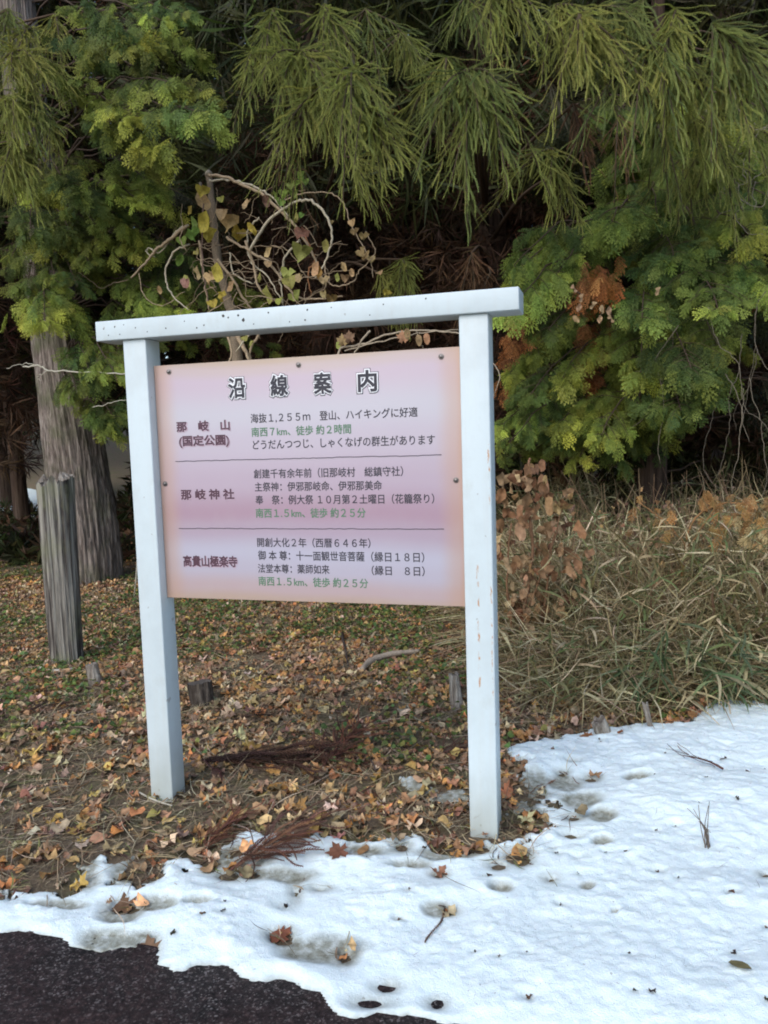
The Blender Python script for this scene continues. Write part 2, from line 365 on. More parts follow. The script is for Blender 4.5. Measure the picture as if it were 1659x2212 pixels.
c = mixc(t, math_(t, 'MULTIPLY', sp, .5), c, (.2, .17, .13))
L(t, c, b.inputs['Base Color']); L(t, ramp(t, at_.outputs['Fac'], [(0, .75), (1, .3)]), b.inputs['Roughness'])
b.inputs['Subsurface Weight'].default_value = .35; b.inputs['Subsurface Scale'].default_value = .02; b.inputs['Subsurface Radius'].default_value = (.6, .8, 1.)
bump(t, math_(t, 'ADD', noise(t, coords(t), 90, 5, .7), math_(t, 'MULTIPLY', noise(t, coords(t), 330, 2), .5)), b, .7, .007)
icy = np.clip(THN * 1.2 + np.clip(1 - S / .018, 0, 1) * .7 + np.clip(pits * 26, 0, .6) + np.clip(fbm2(X * 5, Y * 5, 61, 4) - .28, 0, .5) * .9 * np.clip((1.3 - X) / 1.2, .15, 1), 0, 1)
tag(np_mesh('snow', np.stack([X, Y, SZ], -1).reshape(-1, 3)[used], [idx[F]], m, smooth=True, extra={'icy': icy.ravel()[used]}), kind='structure')
def snow_at(x, y):
    i = np.clip(((np.asarray(x) - SX) / ST).astype(int), 0, len(sx) - 1); j = np.clip(((np.asarray(y) - SY) / ST).astype(int), 0, len(sy) - 1)
    inside = (np.asarray(x) > SX) & (np.asarray(x) < sx[-1]) & (np.asarray(y) > SY) & (np.asarray(y) < sy[-1])
    return np.where(inside, S[j, i], -1.), np.where(inside & (S[j, i] > 0), SZ[j, i], ground_z(x, y))
def surf(u, v):
    p = on_ground(u, v); s, z = snow_at(np.array([p[0]]), np.array([p[1]])); p = on_ground(u, v, float(z[0])); return np.array([p[0], p[1], float(snow_at(np.array([p[0]]), np.array([p[1]]))[1][0])])
# far snow lying under the trees (left gap, and behind the grass on the right)
B = Bag()
for u, v, ru, rv in [(30, 1085, 130, 22), (1560, 1165, 190, 26), (1290, 1230, 80, 26), (1450, 1250, 90, 16), (1180, 1150, 60, 20)]:
    c, E = blob(u, v, ru, rv); th = np.linspace(0, 2 * math.pi, 90, endpoint=False)
    rr = 1 + .9 * noise2(np.cos(th) * 3 + u, np.sin(th) * 3 + v, 3); rings = [(0, .045), (.5, .05), (.85, .035), (1., -.02)]
    V = [];
    for r, dz in rings:
        q = c + (np.cos(th) * rr * r)[:, None] * E[0] + (np.sin(th) * rr * r)[:, None] * E[1]
        V.append(np.column_stack([q, ground_z(q[:, 0], q[:, 1]) + dz + .02 * fbm2(q[:, 0] * 3, q[:, 1] * 3, 8, 3) * (r < 1)]))
    k = np.arange(90); kn = (k + 1) % 90
    B.add(np.concatenate(V), [np.concatenate([np.stack([i * 90 + k, (i + 1) * 90 + k, (i + 1) * 90 + kn, i * 90 + kn], -1) for i in range(3)])])
tag(B.build('snow_patches', m, smooth=True), kind='structure')

# ------------------------------------------------------------------ the sign
PW, PD, PX = .10, .0978, 1.3076
def box_bm(bag, x0, x1, y0, y1, z0, z1, bev=.004):
    import bmesh
    bm = bmesh.new(); bmesh.ops.create_cube(bm, size=1)
    for v in bm.verts: v.co = Vector((x0 + (v.co.x + .5) * (x1 - x0), y0 + (v.co.y + .5) * (y1 - y0), z0 + (v.co.z + .5) * (z1 - z0)))
    bmesh.ops.bevel(bm, geom=bm.edges[:], offset=bev, segments=3, profile=.5, affect='EDGES')
    bm.verts.ensure_lookup_table(); V = np.array([v.co for v in bm.verts]); F = {}
    for f in bm.faces: F.setdefault(len(f.verts), []).append([v.index for v in f.verts])
    bm.free(); bag.add(V, [np.array(f) for f in F.values()])
sign = empty('information_sign', (.7, .05, 0), 'pink information board in a white frame with two square posts at the snow edge', 'sign')
def spart(name, mt, x0, x1, y0, y1, z0, z1, bev, org):
    bg_ = Bag(); box_bm(bg_, x0, x1, y0, y1, z0, z1, bev)
    o = bg_.build(name, mt, sign); return o
def setorg(o, org):           # local origin at the part's own corner, for its paint
    d = np.array(org) - np.array(sign.location); me = o.data
    co = np.empty(len(me.vertices) * 3, np.float32); me.vertices.foreach_get('co', co); co = co.reshape(-1, 3) - d.astype(np.float32)
    me.vertices.foreach_set('co', co.ravel()); me.update(); o.location = [float(c) for c in d]; o['_w'] = [float(c) for c in org]
    return o
p1 = setorg(spart('post', M_paint, 0, PW, 0, PD, -.25, 1.841, .005, None), (0, 0, 0))
p2 = setorg(spart('post', M_paint_r, PX, PX + PW, 0, PD, -.25, 1.841, .005, None), (PX, 0, 0)); p2['label'] = 'white post with orange rust streaks'
bm_ = setorg(spart('crossbeam', M_beam, -.1072, 1.5122, -.0152, .1177, 1.8412, 1.916, .004, None), (-.1072, -.0152, 1.841))
YB = .0448
# printed board: the colour bands are printed on it
m, t, b, _ = mat('printed_board')
v = coords(t); s = t.nodes.new('ShaderNodeSeparateXYZ'); L(t, v, s.inputs[0])
zz = math_(t, 'DIVIDE', s.outputs[2], .912); xx = math_(t, 'DIVIDE', s.outputs[0], 1.205)
zz2 = math_(t, 'ADD', zz, math_(t, 'MULTIPLY', math_(t, 'SUBTRACT', noise(t, coords(t), 1.4, 1), .5), .08))
c = ramp(t, zz2, [(0., lin(181, 157, 142)), (.05, lin(183, 161, 162)), (.13, lin(181, 173, 185)), (.2, lin(183, 178, 191)), (.3, lin(173, 154, 167)), (.37, lin(169, 141, 154)), (.5, lin(179, 161, 173)), (.66, lin(185, 173, 183)), (.78, lin(187, 181, 188)), (.92, lin(187, 169, 179)), (.965, lin(186, 167, 165)), (1., lin(181, 159, 140))], True)
e = math_(t, 'MINIMUM', xx, math_(t, 'SUBTRACT', 1., xx))
e2 = math_(t, 'ADD', e, math_(t, 'MULTIPLY', math_(t, 'SUBTRACT', noise(t, coords(t), 2.5, 1), .5), .03))
c = mixc(t, ramp(t, e2, [(0., .85), (.025, .55), (.085, 0.)], True), c, lin(186, 152, 132))
c = mixc(t, math_(t, 'MULTIPLY', ramp(t, noise(t, coords(t), 9, 6), [(.5, 0), (.8, .5)]), .25), c, (.5, .47, .45))
L(t, c, b.inputs['Base Color']); b.inputs['Roughness'].default_value = .38; b.inputs['Specular IOR Level'].default_value = .4
board = setorg(spart('board', m, PW + .001, PX - .001, YB, YB + .012, .832, 1.741, .001, None), (PW, YB, .832))
M_ink = plain('dark_ink', (.035, .032, .045), .5); M_purple = plain('purple_ink', (.075, .028, .045), .5); M_green = plain('green_ink', (.10, .21, .12), .5)
M_white = plain('white_ink', (.82, .81, .82), .5); M_screw = plain('steel_screw', (.22, .2, .19), .4, .9); M_shadow = plain('soft_mauve_ink', (.50, .36, .42), .5)
def glyphs(text, r):
    """glyph faces plus a round pen line of radius r along their outlines, in em units"""
    out = []
    for pen in ([0] if r <= 0 else [0, r]):
        cu = bpy.data.curves.new('glyph', 'FONT'); cu.body = text; cu.size = 1; cu.resolution_u = 3
        if pen: cu.fill_mode = 'NONE'; cu.bevel_depth = pen; cu.bevel_resolution = 2
        else: cu.fill_mode = 'FRONT'
        o = bpy.data.objects.new('glyph', cu); COL.objects.link(o); bpy.context.view_layer.update()
        me = bpy.data.meshes.new_from_object(o.evaluated_get(bpy.context.evaluated_depsgraph_get()))
        V = np.array([v.co for v in me.vertices]); F = {}
        for f in me.polygons: F.setdefault(len(f.vertices), []).append(list(f.vertices))
        out.append((V, [np.array(f) for f in F.values()]))
        bpy.data.objects.remove(o); bpy.data.curves.remove(cu); bpy.data.meshes.remove(me)
    return out
def lettering(text, x0, x1, zc, em, r, mt, lift=.0006, fit=None, shift=(0, 0)):
    G = glyphs(text, r); allx = np.concatenate([g[0][:, 0] for g in G]) if fit is None else fit
    a, bb = allx.min(), allx.max(); k = (x1 - x0) / (bb - a); B = Bag()
    for i, (V, F) in enumerate(G):
        W = np.empty_like(V); W[:, 0] = x0 + (V[:, 0] - a) * k + shift[0]; W[:, 2] = zc + (V[:, 1] - .375) * em + shift[1]; W[:, 1] = YB - lift - (V[:, 2] * .008 + (.0001 if i else 0))
        B.add(W, F)
    return B.build('lettering', mt, board)
TI = [('沿', .4503), ('線', .6235), ('案', .794), ('内', .9649)]
for ch, xc in TI:
    for r, mt, lf in ((.112, M_ink, .0006), (.092, M_white, .0012), (.032, M_ink, .0020)):
        h = .036 + (r - .032) * .078
        lettering(ch, xc - h, xc + h, 1.6405, .079, r, mt, lf)
DK, PU, GR = M_ink, M_purple, M_green
for text, x0, x1, zc, em, r, mt in [
 ('海抜１,２５５ｍ　登山、ハイキングに好適', .501, 1.146, 1.5242, .037, .012, DK), ('南西７km、徒歩 約２時間', .502, .897, 1.4733, .037, .017, GR),
 ('どうだんつつじ、しゃくなげの群生があります', .505, 1.206, 1.4255, .038, .012, DK), ('那　岐　山', .185, .414, 1.5039, .0405, .036, PU), ('(国定公園)', .193, .409, 1.4486, .042, .036, PU),
 ('創建千有余年前（旧那岐村　総鎮守社）', .503, 1.087, 1.3165, .037, .012, DK), ('主祭神：伊邪那岐命、伊邪那美命', .505, 1.007, 1.2670, .037, .012, DK),
 ('奉　祭：例大祭 １０月第２土曜日（花籠祭り）', .505, 1.198, 1.2176, .037, .012, DK), ('南西１.５km、徒歩 約２５分', .504, .942, 1.168, .038, .017, GR), ('那 岐 神 社', .188, .418, 1.241, .041, .036, PU),
 ('開創大化２年（西暦６４６年）', .504, .956, 1.0562, .037, .012, DK), ('御 本 尊：十一面観世音菩薩', .503, .931, 1.0065, .038, .012, DK), ('（縁日１８日）', .957, 1.156, 1.0065, .038, .012, DK),
 ('法堂本尊：薬師如来', .502, .793, .956, .037, .012, DK), ('（縁日　８日）', .957, 1.156, .956, .037, .012, DK), ('南西１.５km、徒歩 約２５分', .502, .942, .9073, .038, .017, GR), ('高貴山極楽寺', .182, .417, .9798, .045, .036, PU)]:
    lettering(text, x0, x1, zc, em, r, mt)
    if mt is PU: lettering(text, x0, x1, zc, em, r + .012, M_shadow, .0003, None, (.003, -.003))
for x0, x1, z in ((.173, 1.228, 1.3712), (.171, 1.230, 1.1089)):
    xs = np.linspace(x0, x1, 160); B = Bag()
    V, F = tube(np.column_stack([xs, np.full(160, YB - .0008), z + .0022 * noise2(xs * 55, xs * 0, int(z * 100)) + .001 * noise2(xs * 150, xs * 0, 3)]), .0012, 5); B.add(V, F); B.build('divider_line', M_ink, board)
for x, z in [(.1665, 1.7157), (.7034, 1.7122), (1.2352, 1.7112), (.1218, 1.2846), (1.2773, 1.2819)]:
    B = Bag()
    V, F = tube([(x, YB, z), (x, YB - .002, z), (x, YB - .0022, z)], [.010, .010, .009], 16); B.add(V, F)
    V, F = tube([(x, YB - .0022, z), (x, YB - .006, z), (x, YB - .0075, z)], [.0065, .0065, .004], 6); B.add(V, F); B.build('screw', M_screw, board)
# chipped spots and bolt hole on the beam front
M_hole = plain('dark_chip', (.06, .055, .05), .8)
hr = np.random.default_rng(3)
B = Bag()
hx = [(.52, .037, .009), (.33, .022, .004), (.46, .05, .0045), (.44, .058, .007), (.5, .055, .0055), (.36, .03, .004), (.62, .056, .004), (.77, .055, .0045), (.86, .056, .003), (1.05, .052, .0035), (.2, .03, .004), (.12, .022, .003), (-.05, .02, .0035), (-.02, .05, .0045), (.0, .02, .003), (.02, .055, .003), (.7, .018, .003), (.76, .02, .004), (1.0, .02, .003), (.07, .04, .0035), (.28, .05, .003), (-.07, .045, .003), (.56, .02, .003), (1.2, .06, .004)]
for x, dz, r in hx:
    th = np.linspace(0, 2 * math.pi, 11, endpoint=False); rr = r * .75 * (1 + hr.uniform(-.25, .25, 11))
    V = np.column_stack([x + np.cos(th) * rr, np.full(11, -.0156), 1.841 + dz + np.sin(th) * rr]); B.add(np.concatenate([V, [[x, -.0156, 1.841 + dz]]]), [np.array([[i, (i + 1) % 11, 11] for i in range(11)])])
o = B.build('paint_chip', M_hole, bm_); tag(o, kind='stuff')

# ------------------------------------------------------------------ foliage templates
def spray_template(seed, curl=.28):
    r = np.random.default_rng(seed); V, F, K = [], [], []
    def piece(p, a, ln, wd, light):
        d = np.array([math.sin(a), math.cos(a)]); n = np.array([d[1], -d[0]]); k = len(V)
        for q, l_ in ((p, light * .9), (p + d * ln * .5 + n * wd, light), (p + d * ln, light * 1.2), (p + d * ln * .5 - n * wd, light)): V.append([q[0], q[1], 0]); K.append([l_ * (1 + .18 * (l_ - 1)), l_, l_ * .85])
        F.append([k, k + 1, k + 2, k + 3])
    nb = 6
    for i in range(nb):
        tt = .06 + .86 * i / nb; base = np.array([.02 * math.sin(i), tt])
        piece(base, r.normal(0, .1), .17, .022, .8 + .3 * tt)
        for sgn in (-1, 1):
            ln = (.46 * (1 - tt) ** .6 + .12) * r.uniform(.65, 1.2); a = sgn * r.uniform(.5, .78); d = np.array([math.sin(a), math.cos(a)])
            q = base + np.array([0, r.uniform(-.03, .03)]); ns = max(2, int(ln / .09))
            for j in range(ns):
                s_ = (j + .3) / ns * ln; lt = .75 + .3 * tt + .35 * s_ / .5
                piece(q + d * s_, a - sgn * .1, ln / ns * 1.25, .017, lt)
                for s2 in (-1, 1): piece(q + d * s_, a + s2 * r.uniform(.5, .75), .085 * (1.15 - .5 * j / ns) + .02, .0165, lt * r.uniform(.9, 1.1))
    piece(np.array([0, .9]), 0, .13, .03, 1.25)
    V = np.array(V); V[:, 2] = -curl * V[:, 1] ** 2 - .5 * V[:, 0] ** 2 + r.normal(0, .012, len(V)); return V, [np.array(F)], np.array(K)
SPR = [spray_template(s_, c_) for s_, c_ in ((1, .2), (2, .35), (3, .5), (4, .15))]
def shoot_template(seed, nodes=25):
    r = np.random.default_rng(seed); V, F4, F3, K = [], [], [], []
    ys = np.linspace(0, 1, nodes); ph = r.uniform(0, 6)
    z = -.06 * ys - .26 * ys ** 2 + .14 * ys ** 3.5 + .02 * np.sin(ys * 9 + ph); x = .04 * np.sin(ys * 5 + ph); P = np.column_stack([x, ys, z])
    tv, tf = tube(P[::3] if nodes % 3 == 1 else P[::2], .009, 3, False); V += tv.tolist(); F4 += tf[0].tolist(); K += [[.8, .75, .7]] * len(tv)
    T = nrm(np.gradient(P, axis=0))
    for i in range(nodes):
        for j in range(5):
            a = j * 1.257 + i * 2.4 + r.uniform(-.3, .3); side = nrm(np.array([math.cos(a), 0, math.sin(a)])); d = nrm(T[i] * 1.05 + side * .75)
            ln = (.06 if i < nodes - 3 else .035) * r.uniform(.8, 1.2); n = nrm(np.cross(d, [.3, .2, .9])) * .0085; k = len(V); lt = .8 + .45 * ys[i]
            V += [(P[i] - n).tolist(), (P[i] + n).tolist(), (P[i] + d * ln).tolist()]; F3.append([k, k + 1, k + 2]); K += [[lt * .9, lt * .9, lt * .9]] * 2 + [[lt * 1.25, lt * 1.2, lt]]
    return np.array(V), [np.array(F4), np.array(F3)], np.array(K)
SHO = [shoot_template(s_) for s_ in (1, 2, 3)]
def tuft_template(seed, n=9, wd=.03):
    r = np.random.default_rng(seed); V, F = [], []
    for i in range(n):
        a = r.uniform(0, 6.28); d = nrm(np.array([math.cos(a) * .7, r.uniform(.2, 1), math.sin(a) * .7])); q = nrm(np.cross(d, r.normal(0, 1, 3))) * wd; k = len(V); mid = d * .5 + np.array([0, 0, .05])
        V += [[0, 0, 0], (mid + q).tolist(), d.tolist(), (mid - q).tolist()]; F.append([k, k + 1, k + 2, k + 3])
    return np.array(V), [np.array(F)], np.ones((len(V), 3))
TUF = [tuft_template(s_) for s_ in (1, 2, 3)]
BROAD = [tuft_template(s_, 8, .09) for s_ in (4, 5, 6)]
def inst_mix(bag, T, pos, d, n, sc_, tint, rng=RNG):
    pos, d, n, tint = map(np.asarray, (pos, d, n, tint)); sc_ = np.asarray(sc_); w_ = rng.integers(0, len(T), len(pos))
    for i, tm in enumerate(T):
        k = w_ == i; inst(bag, tm, pos[k], d[k], n[k], sc_[k], tint[k])

GREENS = [(.175, .24, .057), (.245, .305, .062), (.11, .175, .05), (.072, .13, .045), (.33, .36, .072)]
GP = [.3, .22, .22, .16, .1]
def limb_sprays(start, tip, rng, wood, leaf, greens=GREENS, gp=GP, size=.2, dens=1., reach=.62, rad=.013, droop=.8):
    start, tip = np.asarray(start, float), np.asarray(tip, float); ln = np.linalg.norm(tip - start); tt = np.linspace(0, 1, 14)
    C = start + (tip - start) * tt[:, None]; C[:, 2] += min(ln * .16, .4) * np.sin(math.pi * tt ** 1.3) + .05 * tt ** 4; C += rng.normal(0, .01 * ln, C.shape) * np.sin(math.pi * tt)[:, None]
    V, F = tube(C, [rad, rad * .7, rad * .25], 6); wood.add(V, F, (.075, .05, .035))
    side_ax = nrm(np.cross(tip - start, [0, 0, 1.])); pos, dr, nr, scs, young = [], [], [], [], []
    base_t = rng.choice(len(greens), p=gp); out = nrm(tip - start); vig = rng.uniform(0, 1); lush = math.exp(rng.normal(-.1, .32)); reach = reach * rng.uniform(.55, 1.5); droop = droop * rng.uniform(.45, 1.5); size = size * rng.uniform(.75, 1.35)
    side_ax = nrm(side_ax + np.array([0, 0, rng.normal(0, .45)])); ts = np.linspace(max(.2, 1 - reach / ln), 1, max(5, int(10 * dens * rng.uniform(.55, 1.15)))); ts[1:-1] += rng.normal(0, .35 * (ts[1] - ts[0]), len(ts) - 2)
    for i, s_ in enumerate(ts):
        if rng.uniform() < .14: continue
        c = np.array([np.interp(s_, tt, C[:, k]) for k in range(3)]); sg = 1 if i % 2 else -1; tl = (.07 + .3 * (1 - (s_ - ts[0]) / max(1 - ts[0], .01)) ** .8) * rng.uniform(.5, 1.3)
        dd = nrm(out * .55 + side_ax * sg * rng.uniform(.5, 1.1) + np.array([0, 0, rng.uniform(-.5, .1)]))
        e_ = c + dd * tl + np.array([0, 0, -.2 * tl]); q = spline([c, c + dd * tl * .5, e_], 3); V, F = tube(q, [.003, .0015], 4, False); wood.add(V, F, (.075, .055, .03))
        for f in np.linspace(.2, 1, max(2, int(5 * dens))):
            p = c + dd * tl * f + np.array([0, 0, -.2 * tl * f * f]); pos.append(p)
            dr.append(dd * .5 + out * .15 + rng.normal(0, .36, 3) + np.array([0, 0, -droop * (.55 + .45 * f)])); nr.append(np.array([rng.normal(0, .5), -.85, .35]) + rng.normal(0, .3, 3)); scs.append(size * rng.choice([.45, .7, 1., 1.4], p=[.2, .3, .33, .17]) * rng.uniform(.85, 1.15)); young.append(.5 * f + .5 * (s_ - ts[0]) / max(1 - ts[0], .01))
    k = len(pos); tn = pick(greens, k, gp, .22, .05, rng) * .45 + jit(greens[base_t], k, .15, .05, rng) * .55
    tn = lush * tn * np.interp(young, [.15, .6, 1], [.5, .8, 1.1 + .5 * vig])[:, None] * (1 + np.outer(np.interp(young, [.5, 1], [0, 1]), [.12, 0, -.1]))      # new growth at the tips is yellower
    inst_mix(leaf, SPR, pos, dr, nr, scs, tn, rng)
def trunk_bag(P, R, sides=64, ridges=.03, seed=0, flare=0):
    P = spline(P, 14); n = len(P); R = np.interp(np.linspace(0, 1, n), np.linspace(0, 1, len(R)), R); th = np.linspace(0, 2 * math.pi, sides, endpoint=False)
    s_ = np.linspace(0, 1, n)[:, None] * np.linalg.norm(P[-1] - P[0]); 
    rr = R[:, None] * (1 + ridges * 2 * fbm2(th[None] * (14 if sides < 100 else 26) + 2 * noise2(s_ * .8 + 0 * th, th[None] * 2 + 0 * s_, 4), s_ * .9 + 0 * th, seed, 3) + .05 * np.sin(th * 3 + seed)[None] + flare * np.exp(-s_ / .22) * (.6 + .5 * np.sin(th * 5 + 1))[None])
    V = np.stack([P[:, :1] + rr * np.cos(th), P[:, 1:2] + rr * np.sin(th), P[:, 2:] + 0 * rr], -1).reshape(-1, 3)
    # close the seam of the noise in theta by blending
    i = np.arange(n - 1)[:, None] * sides; j = np.arange(sides)[None]; j2 = (j + 1) % sides
    B = Bag(); B.add(V, [np.stack([i + j, i + j2, i + sides + j2, i + sides + j], -1).reshape(-1, 4)]); return B
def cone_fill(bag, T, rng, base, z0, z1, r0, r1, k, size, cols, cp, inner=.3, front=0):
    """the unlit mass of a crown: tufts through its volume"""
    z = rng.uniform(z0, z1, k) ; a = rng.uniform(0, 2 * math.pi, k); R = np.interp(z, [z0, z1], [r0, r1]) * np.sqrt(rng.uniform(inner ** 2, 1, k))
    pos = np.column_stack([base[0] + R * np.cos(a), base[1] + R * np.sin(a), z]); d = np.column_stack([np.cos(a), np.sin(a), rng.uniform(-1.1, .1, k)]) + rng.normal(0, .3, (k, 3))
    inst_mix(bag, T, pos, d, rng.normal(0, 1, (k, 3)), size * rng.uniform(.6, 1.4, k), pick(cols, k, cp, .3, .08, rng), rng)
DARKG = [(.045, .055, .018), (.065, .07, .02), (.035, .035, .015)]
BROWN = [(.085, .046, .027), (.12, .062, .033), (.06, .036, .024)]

# ---- left cypress with the broad grey trunk
rng = np.random.default_rng(21)
A = empty('cypress_tree', (-3.6, 4.45, 0), 'old conifer with broad grey fibrous trunk and bright feathery sprays, behind the weathered wooden post', 'tree')
trunk_bag([(-3.68, 4.5, -.1), (-3.7, 4.5, .6), (-3.8, 4.55, 1.6), (-3.98, 4.6, 3), (-4.25, 4.7, 6), (-4.4, 4.8, 11)], [.36, .335, .30, .24, .19, .1], 150, .085, 5, .04).build('trunk', M_bark, A, True)
wood, leaf = Bag(), Bag()
TA = [(262, 60, 3.0), (300, 120, 2.7), (245, 230, 2.6), (300, 250, 2.6), (365, 200, 2.8), (420, 265, 2.7), (345, 320, 2.8), (300, 420, 3.0), (350, 405, 3.1), (210, 130, 3.0), (180, 60, 3.2), (400, 40, 3.3), (440, 130, 3.4), (340, 60, 3.2), (150, 200, 3.4), (270, 300, 3.0), (440, 215, 3.2),
      (250, 480, 3.3), (300, 500, 3.4), (190, 560, 3.4), (130, 610, 3.3), (230, 600, 3.6), (290, 560, 3.6), (100, 660, 3.4), (170, 690, 3.6), (330, 640, 3.9), (380, 660, 3.9), (200, 820, 3.5), (170, 850, 3.4), (235, 840, 3.6), (250, 900, 3.7), (265, 790, 3.8), (240, 940, 3.9), (450, 620, 4.1), (520, 660, 4.2), (400, 560, 4.2), (560, 640, 4.2), (60, 500, 3.3), (110, 560, 3.4), (150, 520, 3.5), (60, 620, 3.4), (165, 640, 3.4), (95, 440, 3.5), (200, 420, 3.3), (210, 490, 3.4), (130, 390, 3.6), (140, 680, 3.3), (90, 700, 3.3), (40, 560, 3.5), (480, 740, 4.2), (390, 760, 4.3), (410, 480, 4.3), (280, 700, 3.9), (600, 750, 4.3)]
for u, v, y in TA:
    u, v, y = u + rng.normal(0, 9), v + rng.normal(0, 12), y + rng.normal(0, .22)
    tip = at_y(u, v, y); zs = min(10., tip[2] + rng.uniform(.05, .5)); xs = np.interp(zs, [0, .6, 1.6, 3, 6, 11], [-3.55, -3.6, -3.78, -4.02, -4.3, -4.4])
    limb_sprays((xs, 4.55, zs), tip, rng, wood, leaf, size=.11, dens=1.75, droop=.95)
for k in range(60):                       # the rest of its crown, above and behind
    a = rng.uniform(-.3, 3.5); z = rng.uniform(3.5, 10); r = np.interp(z, [3.5, 10], [2.2, .7]); limb_sprays((-4.2, 4.7, z), (-4.2 + r * math.cos(a), 4.7 + r * math.sin(a), z - .3), rng, wood, leaf, size=.34, dens=.5, greens=DARKG, gp=[.4, .3, .3])
wood.build('limbs', M_twig, A); leaf.build('crown', M_leaf, A)

# ---- right cypress, dense to the ground
rng = np.random.default_rng(22)
bR = at_y(1400, 1150, 5.3)
R_ = empty('cypress_tree', (bR[0], 5.3, .1), 'dense green conifer with flat lacy sprays hanging low over the bamboo grass', 'tree')
trunk_bag([(bR[0], 5.3, -.1), (bR[0] + .05, 5.3, 2), (bR[0] + .1, 5.35, 7)], [.16, .12, .03], 32, .05, 9).build('trunk', M_barkdark, R_, True)
wood, leaf, dead = Bag(), Bag(), Bag()
TB = []
for layer, tries, dmin, ya, yb in ((0, 150, 70, 3.1, 3.9), (1, 420, 48, 4.1, 4.9)):
    got = []
    for k in range(tries):
        u, v = rng.uniform(1085, 1670), rng.uniform(455, 1000)
        low = np.interp(u, [1085, 1180, 1400, 1480, 1560, 1670], [1010, 1005, 1000, 930, 820, 780]); top = np.interp(u, [1085, 1180, 1300, 1420, 1670], [600, 540, 470, 420, 380])
        if top < v < low and all((u - a_) ** 2 + (v - b_) ** 2 > dmin ** 2 for a_, b_, _ in got): got.append((u, v, rng.uniform(ya, yb) + .3 * (u > 1560)))
    TB += got
for k in range(60): TB.append((rng.uniform(1330, 1670), rng.uniform(210, 480), rng.uniform(4.3, 5.1)))
for u, v, y in TB:
    if (1225 < u < 1345 and 560 < v < 830) or (1080 < u < 1140 and 690 < v < 790): continue
    if (1225 < u < 1350 and 555 < v < 670) or (1235 < u < 1300 and 670 < v < 790) or (1090 < u < 1140 and 690 < v < 800): y += .9
    tip = at_y(u, v, y); limb_sprays((bR[0] + rng.uniform(-.05, .05), 5.3, tip[2] + rng.uniform(.1, .6)), tip, rng, wood, leaf, size=.115, dens=1.85, droop=1.05, reach=.62)
for u, v, y, n_ in [(1265, 595, 3.5, 9), (1300, 605, 3.5, 11), (1335, 590, 3.6, 5), (1285, 630, 3.6, 7), (1110, 735, 3.8, 9), (1290, 710, 4.2, 12), (1270, 760, 4.1, 16), (1280, 790, 4.1, 12), (1100, 830, 4.3, 12), (1600, 420, 4.6, 10), (1130, 700, 4.2, 10), (1610,600,4.4,8)]:
    c = at_y(u, v, y); pos = c + rng.normal(0, .06, (n_, 3)); inst_mix(dead, SPR, pos, np.column_stack([rng.normal(0, .4, n_), rng.normal(-.2, .3, n_), np.full(n_, -1.)]), np.column_stack([rng.normal(0, .4, n_), np.full(n_, -1.), rng.uniform(0, .5, n_)]), .14 * rng.uniform(.8, 1.3, n_), pick([(.3, .11, .04), (.22, .085, .04), (.34, .15, .06)], n_, None, .2, .05, rng), rng)
for k in range(80):
    a = rng.uniform(-.6, 3.6); z = rng.uniform(.8, 6.5); r = np.interp(z, [.8, 6.5], [1.9, .4]); limb_sprays((bR[0], 5.3, z), (bR[0] + r * math.cos(a), 5.3 + r * math.sin(a), z - .3), rng, wood, leaf, size=.3, dens=.55, greens=DARKG, gp=[.4, .3, .3])
wood.build('limbs', M_twig, R_); leaf.build('crown', M_leaf, R_); dead.build('dead_sprays', M_dead, R_)['label'] = 'withered orange brown sprays'

# ---- cedars with hanging brush-like shoots
SUGI = [(.27, .31, .085), (.35, .375, .10), (.175, .23, .08), (.40, .39, .11)]; SP = [.35, .3, .2, .15]
DEADS = [(.17, .09, .05), (.26, .15, .085), (.11, .06, .036)]
def clump(top, rad, ln, rng, wood, leaf, n=60, cols=SUGI, cp=SP, lean=(0, -.4, -1.), spread=.5):
    """a hanging branch end: a few axes, each set all round with long cord-like shoots that fan out and sink"""
    top = np.asarray(top, float); c0 = np.asarray(cols)[rng.choice(len(cols), p=cp)]; pos, dr, scs = [], [], []
    na = max(3, n // 26); tilt = rng.normal(0, .3, 3) * [1, .7, .3]
    for b_ in range(na):
        ax = nrm(np.asarray(lean) + tilt + rng.normal(0, spread, 3) * [1, .6, .5]); al = rad * rng.uniform(1., 2.3)
        P = spline([top, top + ax * al * .5 + [0, 0, .02], top + ax * al + [0, 0, -.2 * al]], 6); V, F = tube(P, [.008, .003], 5, False); wood.add(V, F, (.07, .05, .03))
        u1 = nrm(np.cross(ax, [.2, 1, .1])); u2 = np.cross(ax, u1); k = n // na
        for q in range(k):
            f = (q + .5) / k; p = P[int(f * (len(P) - 1))]; a = q * 2.4 + rng.normal(0, .3); op = math.radians(np.interp(f, [0, 1], [54, 14]) + rng.normal(0, 10))
            pos.append(p); dr.append(ax * math.cos(op) + (u1 * math.cos(a) + u2 * math.sin(a)) * math.sin(op) + np.array([0, 0, -.14])); scs.append(ln * .95 * np.interp(f, [0, .4, 1], [1.1, 1., .7]) * rng.uniform(.6, 1.2))
    k = len(pos); nv = np.tile([0, -.4, .9], (k, 1)) + rng.normal(0, .15, (k, 3))
    inst_mix(leaf, SHO, pos, dr, nv, scs, pick(cols, k, cp, .16, .04, rng) * .45 + jit(c0, k, .1, .03, rng) * .55, rng)
